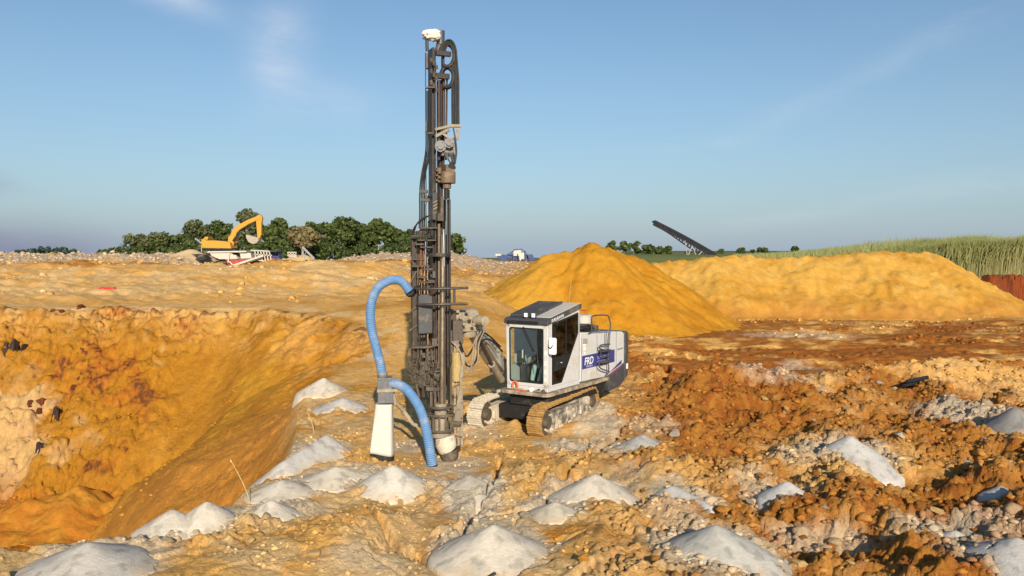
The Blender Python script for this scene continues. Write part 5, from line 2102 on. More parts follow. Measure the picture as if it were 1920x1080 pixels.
b.build('dipper_arm', M_EXY, ex, bevel=.04)
b = MB()
b.cyl(F.p(446, 428, .1), F.p(470, 411, .1), .16, n=8)
b.cyl(F.p(437, 452, -.4), F.p(450, 432, -.4), .14, n=8)
b.cyl(F.p(456, 413, -.1), F.p(487, 402, -.1), .13, n=8)
b.build('hydraulic_cylinder', M_EXD, ex, True)
b = MB()
F.poly(b, [(464, 440), (472, 442), (486, 446), (488, 451), (484, 456), (477, 458), (469, 454), (465, 447)], -.7, .7)
b.build('bucket', M_BUCK, ex, bevel=.05)
b = MB()
for k in range(3):
    b.bar(F.p(404 + 8 * k, 450), F.p(404 + 8 * k, 446), .06)
b.bar(F.p(404, 446), F.p(420, 446), .06)
b.build('excavator_rail', M_EXD, ex)

# crusher
F = Far(101)
cr_ = empty('crusher', F.p(470, 500), 'white and red mobile crusher with slanted discharge conveyor below the excavator', 'crusher')
b = MB()
F.poly(b, [(428, 486), (520, 484), (520, 493), (434, 497)], -1.2, 1.2)
b.build('chassis', M_CRED, cr_, bevel=.05)
b = MB()
F.poly(b, [(400, 472), (440, 474), (455, 485), (420, 486), (405, 480)], -1.5, 1.5)
F.poly(b, [(398, 471), (470, 470), (470, 473), (398, 474)], -1.7, 1.7)
b.build('hopper', M_CREAM, cr_, bevel=.04)
b = MB()
F.poly(b, [(365, 476), (385, 478), (393, 486), (380, 488)], -1.0, 1.0)
b.build('feed_belt', M_BELT, cr_)
b = MB()
F.poly(b, [(426, 478), (450, 478), (452, 486), (430, 487)], -1.4, -1.25)
F.poly(b, [(456, 474), (476, 474), (478, 484), (458, 485)], -1.3, 1.3)
b.build('engine_cover', M_CREAM, cr_, bevel=.03)
b = MB()
b.bar(F.p(431, 500, -2.6), F.p(494, 479, -2.2), .34, .22)
b.bar(F.p(431, 500, -1.9), F.p(494, 479, -1.5), .34, .22)
b.bar(F.p(432, 503, -2.2), F.p(494, 482, -1.8), .7, .08)
b.build('discharge_conveyor', M_CREAM, cr_)
b = MB()
for k in range(6):
    b.bar(F.p(478 + k * 5.4, 470 + k * .3, -1.7), F.p(480 + k * 6, 486 + k * 1.4, -1.7), .12)
b.bar(F.p(470, 469, -1.7), F.p(505, 471, -1.7), .12)
b.bar(F.p(476, 477, -1.7), F.p(510, 479, -1.7), .12)
b.bar(F.p(480, 487, -1.7), F.p(512, 492, -1.7), .14)
b.bar(F.p(430, 474, -1.7), F.p(428, 492, -1.7), .14)
b.bar(F.p(430, 490, -1.7), F.p(442, 503, -1.7), .14)
b.build('walkway_rail', M_CREAM, cr_)
b = MB()
F.poly(b, [(502, 472), (521, 473), (523, 486), (503, 486)], .2, 1.6)
b.build('power_pack', M_BLUE, cr_, bevel=.04)
b = MB()
F.poly(b, [(478, 467), (523, 471), (523, 473), (478, 470)], -1.0, 1.7)
b.build('canopy', M_EXD, cr_)

# grey stacking conveyor between the trees, and a small rail
F = Far(118)
sc2 = empty('stacking_conveyor', F.p(580, 486), 'small pale grey stacking conveyor leaning up before the trees', 'conveyor')
b = MB()
for d in (-.6, .6):
    b.bar(F.p(567, 463, d), F.p(589, 485, d), .16, .3)
for k in range(7):
    b.bar(F.p(569 + 3 * k, 464 + 3 * k, -.6), F.p(569 + 3 * k, 464 + 3 * k, .6), .1)
b.build('conveyor_frame', M_STEELG, sc2)
b = MB()
b.bar(F.p(567, 464), F.p(566, 484), .12)
b.bar(F.p(574, 470), F.p(570, 485), .12)
b.build('support_leg', M_STEELG, sc2)
F = Far(116)
b = MB()
for k in range(4):
    b.bar(F.p(540 + 5 * k, 473), F.p(540 + 5 * k, 480), .13)
b.bar(F.p(539, 473), F.p(556, 473), .13)
b.bar(F.p(539, 477), F.p(556, 477), .13)
F.poly(b, [(540, 477), (556, 478), (556, 482), (540, 481)], .1, 1.5)
tag(b.build('platform_rail', M_CREAM), 'small cream railed platform on the rubble shelf before the trees', 'platform')

# grey conveyor tail behind the excavator
F = Far(122)
b = MB()
for d in (-.5, .5):
    b.bar(F.p(366, 447, d), F.p(392, 466, d), .14, .22)
for k in range(6):
    b.bar(F.p(368 + 4 * k, 448.5 + 3 * k, -.5), F.p(368 + 4 * k, 448.5 + 3 * k, .5), .1)
b.bar(F.p(378, 456), F.p(378, 476), .14)
tag(b.build('belt_conveyor', M_STEELG), 'blue grey belt conveyor rising behind the yellow excavator', 'conveyor')

# blue screening plant
F = Far(122)
sp = empty('screening_plant', F.p(965, 492), 'blue and white screening plant on the stony shelf beside the orange pile', 'screening plant')
b = MB()
F.poly(b, [(929, 477), (952, 478), (953, 489), (939, 489)], -1.3, 1.3)
b.build('hopper', M_BLUE, sp, bevel=.05)
b = MB()
F.poly(b, [(929, 476), (940, 476), (940, 479), (930, 480)], -1.4, 1.4)
b.build('hopper_edge', M_CREAM, sp)
b = MB()
F.poly(b, [(960, 470), (976, 469), (977, 474), (984, 474), (984, 489), (974, 489), (973, 480), (962, 480)], -1.0, 1.0)
b.build('screen_box', M_CREAM, sp, bevel=.04)
b = MB()
F.poly(b, [(952, 477), (992, 477), (1003, 488), (955, 489)], -.6, .9)
F.poly(b, [(988, 477), (998, 477), (1004, 489), (992, 489)], -1.2, 1.2)
b.build('chassis', M_BLUE, sp, bevel=.05)
b = MB()
for (x0, y0, x1, y1) in [(958, 477, 964, 468), (964, 468, 978, 467), (978, 467, 988, 476), (950, 478, 962, 471), (984, 489, 984, 470), (962, 489, 962, 474), (974, 489, 970, 476)]:
    b.bar(F.p(x0, y0, -1.1), F.p(x1, y1, -1.1), .14)
    b.bar(F.p(x0, y0, 1.0), F.p(x1, y1, 1.0), .14)
b.build('lattice_frame', M_BLUE, sp)
b = MB()
for x in (958, 968, 980, 990):
    b.cyl(F.p(x, 489, -1.25), F.p(x, 489, -.9), .3, n=10)
b.build('wheel', M_EXD, sp, True)

# long dark stacker
F = Far(190)
st_ = empty('stacker_conveyor', F.p(1310, 478), 'long dark lattice stacker conveyor tilted against the sky', 'conveyor')
A0, A1 = (1226, 415), (1342, 478)
def tl(t, off=0.0, d=0.0):
    x = A0[0] + (A1[0] - A0[0]) * t
    y = A0[1] + (A1[1] - A0[1]) * t
    bow = 1.6 * math.sin(math.pi * t)
    return F.p(x, y - bow + off, d)
NT_ = 22
def depth_at(t):
    return 7.0 if t < .12 else 7.0 + 9 * smooth(.1, .7, np.array(t)) if t < .8 else 14.0
for d in (-.7, .7):
    b = MB()
    for k in range(NT_):
        t0, t1 = k / NT_, (k + 1) / NT_
        b.bar(tl(t0, 0, d), tl(t1, 0, d), .30)
        b.bar(tl(t0, 2.2, d), tl(t1, 2.2, d), .10, 1.3)
        b.bar(tl(t0, float(depth_at(t0)), d), tl(t1, float(depth_at(t1)), d), .28)
        b.bar(tl(t0, 0, d), tl(t0, float(depth_at(t0)), d), .18)
        b.bar(tl(t0, float(depth_at(t0)), d), tl(t1, 0, d), .16)
    b.build('lattice_truss', M_CONV, st_)
b = MB()
for k in range(NT_):
    b.prism([tl(k / NT_, -1.2, -.6), tl((k + 1) / NT_, -1.2, -.6), tl((k + 1) / NT_, -1.2, .6), tl(k / NT_, -1.2, .6)], (0, 0, .12))
b.build('belt', M_BELT, st_)
b = MB()
for k in range(NT_):
    t = (k + .5) / NT_
    b.cyl(tl(t, 1.0, -.72), tl(t, 1.0, .72), .11, n=6)
b.cyl(tl(-.01, 1.5, -.8), tl(-.01, 1.5, .8), .30, n=10)
b.build('belt_roller', M_CONV, st_, True)
b = MB()
for d in (-.9, .9):
    b.bar(tl(.62, 8, d), F.p(1289, 482, d), .2)
    b.bar(tl(.50, 6, d), F.p(1289, 482, d), .16)
    b.bar(tl(.78, 8, d), F.p(1306, 482, d), .2)
    b.bar(tl(.62, 8, d), F.p(1306, 482, d), .16)
b.build('support_leg', M_STEELG, st_)
b = MB()
for d in (-1.0, 1.0):
    b.cyl(F.p(1289, 483, d - .2), F.p(1289, 483, d + .2), .5, n=12)
b.build('wheel', M_EXD, st_, True)

# ------------------------------------------------------------------ trees
def leaf_material(name, a, b_):
    t = NT(name)
    c = t.node('ShaderNodeAttribute', attribute_name='Leaf').outputs['Fac']
    t.set('Base Color', t.mix(c, a, b_))
    t.set('Roughness', .6)
    t.set('Specular IOR Level', .25)
    tr = t.node('ShaderNodeBsdfTranslucent')
    t.l.new(t.mix(c, a, b_), tr.inputs[0])
    m = t.node('ShaderNodeMixShader')
    m.inputs[0].default_value = .22
    t.l.new(t.b.outputs[0], m.inputs[1])
    t.l.new(tr.outputs[0], m.inputs[2])
    t.l.new(m.outputs[0], t.n['Material Output'].inputs[0])
    return t.m


M_LEAF = leaf_material('leaves', (.026, .045, .012), (.13, .165, .045))
M_LEAF2 = leaf_material('olive_leaves', (.040, .056, .022), (.16, .17, .065))
M_LEAF3 = leaf_material('straw_leaves', (.13, .11, .05), (.30, .24, .12))
M_LEAF_HAZE = leaf_material('hazed_far_leaves', (.045, .075, .065), (.09, .13, .10))  # haze put into a bluish leaf colour for the farthest trees
M_BARK = surface('bark', (.16, .13, .10), .9, amt=0, scale=6, var=.3)
M_BARKP = surface('pale_bark', (.40, .35, .29), .9, amt=0, scale=6, var=.25)


def leaf_cloud(lobes, n, size, seed):
    """n leaf sprays spread through the shells of the lobes"""
    r = np.random.default_rng(seed)
    w = np.array([l[3] ** 2 for l in lobes])
    pick = r.choice(len(lobes), n, p=w / w.sum())
    L_ = np.array(lobes)[pick]
    d = r.normal(size=(n, 3))
    d[:, 2] += .25
    d /= np.linalg.norm(d, axis=1)[:, None]
    rad = L_[:, 3] * (1 - .55 * r.random(n) ** 2.2)
    rad *= 1 + .5 * perlin3(d[:, 0] * 2.2 + pick, d[:, 1] * 2.2, d[:, 2] * 2.2, seed % 50)
    P_ = L_[:, :3] + d * rad[:, None] * np.array((1, 1, .82))
    nrm = d + r.normal(size=(n, 3)) * .55
    nrm /= np.linalg.norm(nrm, axis=1)[:, None]
    a = np.cross(nrm, r.normal(size=(n, 3)))
    a /= np.linalg.norm(a, axis=1)[:, None]
    c = np.cross(nrm, a)
    s = size * (.6 + .8 * r.random(n))
    a *= s[:, None]
    c *= (s * .62)[:, None]
    V = np.stack([P_ - a, P_ - c * .9 + nrm * .05, P_ + a * .9 - nrm * (.15 * s)[:, None], P_ + c], 1).reshape(-1, 3)
    Fq = np.arange(4 * n).reshape(n, 4)
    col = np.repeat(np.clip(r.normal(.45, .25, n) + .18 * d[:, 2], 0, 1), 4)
    return V, Fq, col


def make_tree(px, base_py, Y, h_px, w_px, name, label, cat='tree', group=None, leafm=None, barkm=None, n=900, lobes=9, clear=.22, seed=0, size=None):
    base = at(px, base_py, Y)
    k = Y / F_PX
    h, w = h_px * k, w_px * k
    r = random.Random(seed * 31 + 5)
    root = empty(name, base, label, cat, group)
    b = MB()
    lean = Vector((r.uniform(-.06, .06) * h, r.uniform(-.04, .04) * h, 0))
    tpts = [base - RZ * .6, base + RZ * h * .2, base + RZ * h * .45 + lean * .5, base + RZ * h * .75 + lean]
    tr_ = .022 * h + .05
    b.tube(spline(tpts, 4), [tr_ * (1.15 - .085 * i) for i in range(13)], 8)
    lob = []
    for i in range(lobes):
        a = i * 2.4 + r.random()
        t = (i + .5) / lobes
        zz = h * (clear + (1 - clear) * (.16 + .70 * t))
        rr_ = w * .5 * math.sin(math.pi * min(.95, .18 + .72 * (t * .9 + .08))) ** .7
        off = rr_ * r.uniform(.25, .88)
        c = base + lean * .6 + Vector((math.cos(a) * off, math.sin(a) * off * .8, zz))
        lr = max(.09 * h, w * r.uniform(.09, .28))
        lr = min(lr, (base.z + h - c.z) / .82 if base.z + h - c.z > .14 * h else .15 * h)
        lob.append((c.x, c.y, c.z, lr))
        s0 = base + RZ * h * r.uniform(.22, .5) + lean * .4
        b.tube(spline([s0, s0.lerp(c, .5) + RZ * h * .03, c], 3), [tr_ * .55, tr_ * .45, tr_ * .35, tr_ * .28, tr_ * .2, tr_ * .12, tr_ * .06], 5)
    b.build('trunk', barkm or M_BARK, root, True)
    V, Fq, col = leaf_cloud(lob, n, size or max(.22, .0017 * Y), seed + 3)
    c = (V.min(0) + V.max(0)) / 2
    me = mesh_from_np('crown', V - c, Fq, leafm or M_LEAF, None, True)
    at_ = me.attributes.new('Leaf', 'FLOAT', 'POINT')
    at_.data.foreach_set('value', col.astype(np.float32))
    link('crown', me, root, c)
    return root


TG = 'trees along the edge of the quarry shelf'
trees = [  # px, base, Y, height, width, leaf, bark, label
    (262, 482, 150, 42, 58, 2, 0, 'low olive tree at the outer end of the tree row, beside the open sky gap'),
    (300, 482, 148, 46, 62, 2, 0, 'rounded olive green tree, second from the open sky end of the row'),
    (336, 482, 152, 42, 48, 1, 0, 'short dark tree standing behind the buff stone heap'),
    (372, 482, 156, 72, 68, 2, 0, 'broad rounded olive tree rising behind the excavator counterweight'),
    (418, 482, 158, 74, 58, 1, 0, 'dark green tree directly behind the excavator cab'),
    (468, 482, 162, 96, 56, 2, 0, 'tallest tree of the row, crown above the excavator boom'),
    (508, 482, 150, 62, 46, 1, 0, 'dark bushy tree under the end of the excavator arm'),
    (524, 482, 158, 78, 52, 1, 0, 'tall dark tree just beyond the excavator bucket'),
    (552, 482, 152, 62, 48, 1, 0, 'dark green tree behind the small railed platform'),
    (568, 484, 140, 58, 52, 3, 1, 'straw coloured open crowned tree beside the small grey conveyor'),
    (588, 482, 160, 70, 44, 1, 0, 'green tree behind the straw coloured tree'),
    (612, 482, 158, 68, 44, 1, 0, 'green rounded tree between the straw tree and a pale trunked tree'),
    (640, 482, 148, 74, 58, 1, 1, 'green tree with a forked pale trunk and wide crown'),
    (664, 482, 160, 70, 44, 1, 0, 'green tree behind the pale trunked tree, to the mast side'),
    (684, 482, 154, 66, 42, 1, 0, 'mid green tree between two pale trunked trees'),
    (710, 482, 147, 73, 46, 1, 1, 'upright green tree with slim pale trunk near the drill mast'),
    (742, 482, 155, 52, 44, 1, 0, 'lower bright green tree just before the drill mast'),
    (766, 482, 158, 54, 40, 1, 0, 'green tree partly hidden by the drill mast rod changer'),
    (802, 482, 158, 56, 50, 1, 0, 'green tree hidden behind the drill mast beam'),
    (848, 486, 150, 48, 54, 1, 0, 'green tree at the far end of the row, beyond the mast'),
]
LM = {1: M_LEAF, 2: M_LEAF2, 3: M_LEAF3}
for i, (px, bp, Y, h, w, lm, bk, lab) in enumerate(trees):
    make_tree(px, bp, Y, h, w, 'broadleaf_tree', lab, 'tree', TG, LM[lm], M_BARKP if bk else M_BARK, n=1500 if h > 50 else 1100, lobes=16 if h > 50 else 11, clear=.30 if bk else .06, seed=i + 1, size=.40)
# understorey that closes the foot of the row
b_l = []
rr = random.Random(2)
for k in range(44):
    p = at(236 + k * 14.2, 474 + rr.uniform(-2, 5), 143 + rr.uniform(0, 8))
    b_l.append((p.x, p.y, p.z, rr.uniform(1.5, 2.8)))
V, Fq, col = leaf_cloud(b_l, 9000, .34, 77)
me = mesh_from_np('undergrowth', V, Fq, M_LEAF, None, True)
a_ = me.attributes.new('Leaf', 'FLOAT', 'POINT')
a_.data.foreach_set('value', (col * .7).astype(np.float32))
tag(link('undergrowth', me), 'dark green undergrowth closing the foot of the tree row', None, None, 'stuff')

FG = 'small far trees on the skyline'
far = [(38, 475, 420, 6, 18, 'tiny far tree at the low end of the skyline above pale rubble'), (62, 476, 420, 9, 22, 'tiny far tree next to a taller pair on the open skyline'), (86, 476, 410, 13, 26, 'tallest of the tiny far trees above the pale rubble'),
       (112, 476, 410, 12, 24, 'tiny far tree beside the tallest far one above pale rubble'), (136, 477, 420, 9, 22, 'tiny far tree tapering off before the sky gap'),
       (192, 478, 300, 10, 22, 'small dark far tree at the sky gap end beside the tree row'), (212, 478, 290, 13, 28, 'small dark far tree touching the olive trees'),
       (1146, 470, 260, 18, 20, 'small far tree peeping over the top of the orange pile'), (1170, 474, 250, 24, 26, 'taller far tree just past the top of the orange pile'), (1188, 476, 250, 24, 26, 'far tree next to the taller one past the orange pile'),
       (1212, 480, 245, 22, 32, 'wide far tree in the middle of the clump past the orange pile'), (1232, 482, 240, 20, 26, 'far tree near the outer end of the clump past the orange pile'), (1252, 484, 235, 22, 24, 'last far tree of the clump, nearest the dark stacker'),
       (1292, 482, 300, 10, 20, 'low far bush under the dark stacker conveyor'), (1351, 478, 280, 10, 15, 'small far bush just past the foot of the dark stacker'), (1390, 476, 300, 11, 18, 'small far bush between the stacker and the tall grass'),
       (1424, 474, 330, 9, 30, 'low far bush behind the thin end of the tall grass'), (1490, 472, 330, 9, 14, 'tiny far bush above the tall grass edge')]
for i, (px, bp, Y, h, w, lab) in enumerate(far):
    make_tree(px, bp, Y, h, w, 'distant_tree', lab, 'tree', FG, M_LEAF_HAZE if Y > 350 else M_LEAF, M_BARK, n=420, lobes=6, clear=.02, seed=60 + i, size=.0022 * Y)

# ------------------------------------------------------------------ tall grass behind the bank
def grass_field():
    r = np.random.default_rng(4)
    n1, n2 = 26000, 16000
    x = np.concatenate([r.uniform(27, 50, n1), r.uniform(10, 75, n2)])
    y = np.concatenate([57.4 + 6 * r.random(n1) ** 1.6, 60 + 85 * r.random(n2)])
    ok = ((x / y < .80) & (x > 27.6)) & (y < 64) | ((y > 61) & (x > .275 * y))
    x, y = x[ok], y[ok]
    n = len(x)
    z = terrain_z(x, y)
    h = (2.45 + .28 * r.random(n) + .45 * fbm(x, y, .4, 3, 5)) * (.28 + .72 * smooth(.27, .52, x / y)) * (.30 + .70 * smooth(22, 33, x - .06 * (y - 57)))
    lean = r.normal(size=(n, 2)) * .17 + np.array((.06, .02))
    ang = r.uniform(-.9, .9, n)
    w = (.013 + .018 * r.random(n)) * (1 + .012 * (y - 57))
    ts = np.array((0, .4, .75, 1.0))
    ws = np.array((1, .85, 1.0, .12))
    V = np.zeros((n, 4, 2, 3))
    for k in range(4):
        cx = x + lean[:, 0] * h * ts[k] ** 2
        cy = y + lean[:, 1] * h * ts[k] ** 2
        for q, s in ((0, -1), (1, 1)):
            V[:, k, q, 0] = cx + s * np.cos(ang) * w * ws[k]
            V[:, k, q, 1] = cy + s * np.sin(ang) * w * ws[k]
            V[:, k, q, 2] = z - .05 + h * ts[k]
    base = (np.arange(n) * 8)[:, None]
    Fq = np.concatenate([base + np.array((2 * k, 2 * k + 1, 2 * k + 3, 2 * k + 2)) for k in range(3)], 0)
    V = V.reshape(-1, 3)
    tone = np.clip(r.normal(.5, .25, n) + .25 * fbm(x, y, .4, 2, 8), 0, 1)
    lo = np.array((.14, .145, .055))
    hi = np.array((.33, .30, .14))
    C_ = (lo + (hi - lo) * tone[:, None])[:, None, None, :] * np.ones((1, 4, 2, 1))
    C_ = C_ + (np.array((.17, .20, .065)) - C_) * np.array((0.0, .15, .5, .62))[None, :, None, None]
    t = NT('tall_grass')
    c = t.node('ShaderNodeAttribute', attribute_name='Col').outputs['Color']
    t.set('Base Color', c)
    t.set('Roughness', .7)
    t.set('Specular IOR Level', .2)
    o = link('tall_grass', mesh_from_np('tall_grass', V, Fq, t.m, C_.reshape(-1, 3), False))
    tag(o, 'tall straw and green grass standing above the red cut face', None, None, 'stuff')


grass_field()

# ------------------------------------------------------------------ stones and clods
def stone_mesh(seed, m, name='clod', sub=2, flat=.75):
    bm = bmesh.new()
    bmesh.ops.create_icosphere(bm, subdivisions=sub, radius=1)
    r = random.Random(seed)
    ax = [Vector((r.uniform(-1, 1), r.uniform(-1, 1), r.uniform(-1, 1))).normalized() for _ in range(11)]
    cut = [r.uniform(.38, .80) for _ in ax]
    for v in bm.verts:
        p_ = v.co.copy()
        for a_, c_ in zip(ax, cut):
            d_ = p_.dot(a_)
            if d_ > c_:
                p_ -= a_ * (d_ - c_)
        p_ *= r.uniform(.93, 1.12)
        v.co = Vector((p_.x, p_.y * .85, p_.z * flat))
    me = bpy.data.meshes.new(name)
    bm.to_mesh(me)
    bm.free()
    me.materials.append(m)
    return me


def stone_mat(name, col, var=.3):
    t = NT(name)
    v = t.node('ShaderNodeTexCoord').outputs['Object']
    rnd = t.node('ShaderNodeObjectInfo').outputs['Random']
    c = t.mix(rnd, tuple(x * (1 - var) for x in col), tuple(min(.8, x * (1 + var * .6)) for x in col))
    k = t.mix(t.ramp(t.noise(v, 2.6, 6, .7), .3, .7), (.75, .72, .68), (1.15, 1.12, 1.08))
    t.set('Base Color', t.mix(1.0, c, k, 'MULTIPLY'))
    t.set('Roughness', .95)
    t.set('Specular IOR Level', .1)
    t.l.new(t.bump(t.noise(v, 7, 5, .7), .8, .08), t.b.inputs['Normal'])
    return t.m


M_CL_O = stone_mat('clod_orange', (.50, .24, .055))
M_CL_P = stone_mat('clod_pale', (.64, .44, .20))
M_CL_R = stone_mat('clod_red', (.40, .16, .04))
M_CL_G = stone_mat('stone_pale_grey', (.52, .45, .37))
M_CL_D = stone_mat('slate_dark', (.075, .052, .048))
meshes = {k: [stone_mesh(s + 10 * j, m) for s in range(5)] for j, (k, m) in enumerate((('o', M_CL_O), ('p', M_CL_P), ('r', M_CL_R), ('g', M_CL_G)))}
r = random.Random(12)
placed = []
spots_ = []
while len(spots_) < 282:
    px, py = r.uniform(1060, 1915), r.uniform(700, 1075)
    if px < 1250 and py < 800:
        continue
    if px < 1190 and (py < 850 or r.random() < .6):
        continue
    p = gnd(px, py, 0.1)
    if any((p.x - a) ** 2 + (p.y - b_) ** 2 < .04 for a, b_, _, _ in spots_):
        continue
    size_px = 5.5 + 9 * r.random() ** 3.2
    spots_.append((p.x, p.y, size_px / F_PX * p.y, px))
ZS = terrain_z(np.array([s[0] for s in spots_]), np.array([s[1] for s in spots_]))
for (x, y, s, px), z in zip(spots_, ZS):
    kind = r.choice('oopprg' if px > 1250 else 'ppo')
    me = r.choice(meshes[kind])
    o = link('clod', me, None, (x, y, float(z) + s * .30))
    o.rotation_euler = (r.uniform(-.4, .4), r.uniform(-.4, .4), r.uniform(0, 6.28))
    o.scale = (s * r.uniform(.8, 1.3), s * r.uniform(.8, 1.2), s * r.uniform(.7, 1.05))
    tag(o, {'o': 'orange earth clod lying in the churned ground beyond the rig track', 'p': 'pale buff earth clod lying in the churned ground beyond the rig track', 'r': 'dark red earth clod lying in the churned ground beyond the rig track', 'g': 'greyish stone lying in the churned ground beyond the rig track'}[kind], 'clod', 'clods in the churned orange ground')
# a few loose pale rocks on the crusted bench
for px, py, s_px, lab, kind in [(588, 1060, 17, 'rounded buff rock with a dark shadow at the bottom of the crusted bench', 'p'), (548, 998, 11, 'buff rock on the bare earth below the pit rim cuttings', 'p'),
                                (470, 1030, 13, 'flat buff rock near the big cuttings pile with long shadow', 'p'), (1495, 1052, 24, 'long flat yellow block lying beside wheel ruts', 'p'),
                                (1660, 968, 14, 'upright pale orange block among dark clods', 'o'), (1705, 972, 15, 'leaning orange slab between dark shadows', 'o'), (1868, 988, 13, 'pale pinkish stone above grey cuttings at the picture edge', 'g'),
                                (1760, 985, 15, 'pale buff boulder beside grey cuttings', 'p'), (1350, 588, 9, 'round yellow boulder at the foot of the pale earth bank', 'p'), (1705, 714, 8, 'lone orange stone on the haul road edge', 'o'),
                                (1520, 745, 8, 'whitish stone on the pale rubble patch beside the road', 'g'), (600, 775, 7, 'small dark stone near the thin stake on the bench edge', 'r')]:
    p = gnd(px, py, 0.0)
    z = tz(p.x, p.y)
    s = s_px / F_PX * p.y
    o = link('boulder', r.choice(meshes[kind]), None, (p.x, p.y, z + s * .3))
    o.rotation_euler = (r.uniform(-.2, .2), r.uniform(-.2, .2), r.uniform(0, 6.28))
    o.scale = (s * 1.15, s * .9, s * .8)
    tag(o, lab, 'rock')


def scatter(name, n, fx, fy, size, m, label, seed, test=None, sub=1, soil=None):
    """many small stones as one object"""
    g = np.random.default_rng(seed)
    x, y = fx(g, n), fy(g, n)
    if callable(test):
        k = test(x, y)
        x, y = x[k], y[k]
    n = len(x)
    z = terrain_z(x, y)
    base = [np.array([tuple(v.co) for v in me_.vertices]) for me_ in [stone_mesh(s + 500, m, name, sub) for s in range(4)]]
    me_ = stone_mesh(500, m, name, sub)
    fc = np.array([tuple(p_.vertices) for p_ in me_.polygons])
    nv = len(base[0])
    V = np.zeros((n, nv, 3))
    ang = g.uniform(0, 6.28, n)
    s = size(g, x, y)
    for q in range(4):
        k = np.arange(n) % 4 == q
        B = base[q][None] * (s[k][:, None, None] * g.uniform(.7, 1.3, (k.sum(), 1, 3)))
        ca, sa = np.cos(ang[k])[:, None], np.sin(ang[k])[:, None]
        B[..., 2] *= .8
        V[k] = np.stack([B[..., 0] * ca - B[..., 1] * sa + x[k][:, None], B[..., 0] * sa + B[..., 1] * ca + y[k][:, None], B[..., 2] + z[k][:, None] + s[k][:, None] * .12], -1)
    Fq = (fc[None] + (np.arange(n) * nv)[:, None, None]).reshape(-1, 3)
    cc = None
    if soil is not None:
        cc = soil_colour(x, y) * (g.uniform(soil[0], soil[1], n))[:, None] + np.array((.03, .02, .01)) * g.random(n)[:, None]
        cc = np.repeat(np.clip(cc, .01, .8), nv, axis=0)
    o = link(name, mesh_from_np(name, V.reshape(-1, 3), Fq, m, cc, False))
    tag(o, label, None, None, 'stuff')
    return o


def tone_mat(name, a, b_):
    t = NT(name)
    v = t.node('ShaderNodeNewGeometry')
    c = t.mix(v.outputs['Random Per Island'], a, b_)
    k = t.mix(t.ramp(t.noise(v.outputs['Position'], 9, 5, .7), .3, .7), (.78, .75, .72), (1.12, 1.1, 1.08))
    t.set('Base Color', t.mix(1.0, c, k, 'MULTIPLY'))
    t.set('Roughness', .95)
    t.set('Specular IOR Level', .1)
    return t.m


M_RUB = tone_mat('rubble_clods', (.40, .18, .04), (.60, .37, .14))
M_RUBG = tone_mat('shelf_rubble', (.30, .235, .18), (.58, .46, .33))
M_RUBP = tone_mat('crumbs', (.48, .27, .08), (.66, .42, .17))
M_SOILST = ground_material('soil_stones', fine=.7, bump=.5)
scatter('rubble', 30000, lambda g, n: g.uniform(.8, 19, n), lambda g, n: 9 + 17 * g.random(n) ** 1.2, lambda g, x, y: .012 + .10 * g.random(len(x)) ** 3.6, M_SOILST,
        'orange and buff rubble strewn between the clods', 5, lambda x, y: (x / y < .75) & (fbm(x, y, .5, 2, 19) + .75 * smooth(1.0, 4, x - .1 * (y - 11)) > .35), soil=(.55, 1.2))
scatter('broken_clods', 2600, lambda g, n: g.uniform(1.2, 19, n), lambda g, n: 9.5 + 16 * g.random(n) ** 1.1, lambda g, x, y: .05 + .13 * g.random(len(x)) ** 3.2, M_SOILST,
        'angular broken clods heaped over the churned orange ground', 15, lambda x, y: (x / y < .75) & (fbm(x, y, .42, 2, 59) + .7 * smooth(1.5, 4.5, x - .1 * (y - 11)) > .55), sub=2, soil=(.55, 1.15))
scatter('crumbs', 14000, lambda g, n: g.uniform(-7.5, 3, n), lambda g, n: 9 + 10 * g.random(n) ** 1.2, lambda g, x, y: .007 + .06 * g.random(len(x)) ** 5, M_SOILST,
        'earth crumbs and small stones on the crusted bench', 6, lambda x, y: (fbm(x, y, .8, 3, 23) > -.05) & (pit_fields(x, y) < .1), soil=(.75, 1.2))
scatter('shelf_rubble', 16000, lambda g, n: g.uniform(-75, 4, n), lambda g, n: 62 + 50 * g.random(n), lambda g, x, y: (.05 + .42 * g.random(len(x)) ** 4) * (.55 + .45 * smooth(-10, -30, x)) * (.6 + .4 * smooth(70, 100, y)), M_RUBG,
        'pale grey and buff blasted stone covering the far shelf', 8, lambda x, y: (np.abs(x) / y < .72) & (x < .02 * y) & (smooth(60, 90, y) + .6 * fbm(x, y, .09, 3, 3) > .45))
scatter('road_rubble', 9000, lambda g, n: g.uniform(4, 36, n), lambda g, n: 22 + 28 * g.random(n), lambda g, x, y: .03 + .16 * g.random(len(x)) ** 5, M_SOILST,
        'orange stones scattered along the haul road', 9, lambda x, y: (x / y < .72) & (fbm(x * .4, y, .3, 2, 33) + .5 * smooth(6, 0, np.abs(y - 46)) + .4 * smooth(4, 0, np.abs(y - 24)) > .30), soil=(.7, 1.25))
scatter('plateau_stones', 5000, lambda g, n: g.uniform(-42, 3, n), lambda g, n: 37 + 40 * g.random(n), lambda g, x, y: .03 + .30 * g.random(len(x)) ** 9, M_SOILST,
        'buff stones scattered over the pale sand flat beyond the pit', 14, lambda x, y: (np.abs(x) / y < .72) & (x < .01 * y) & (fbm(x, y, .16, 3, 57) + .5 * smooth(14, 4, np.abs(y - 66)) > .22) & (pit_fields(x, y) < -.3), soil=(.7, 1.15))
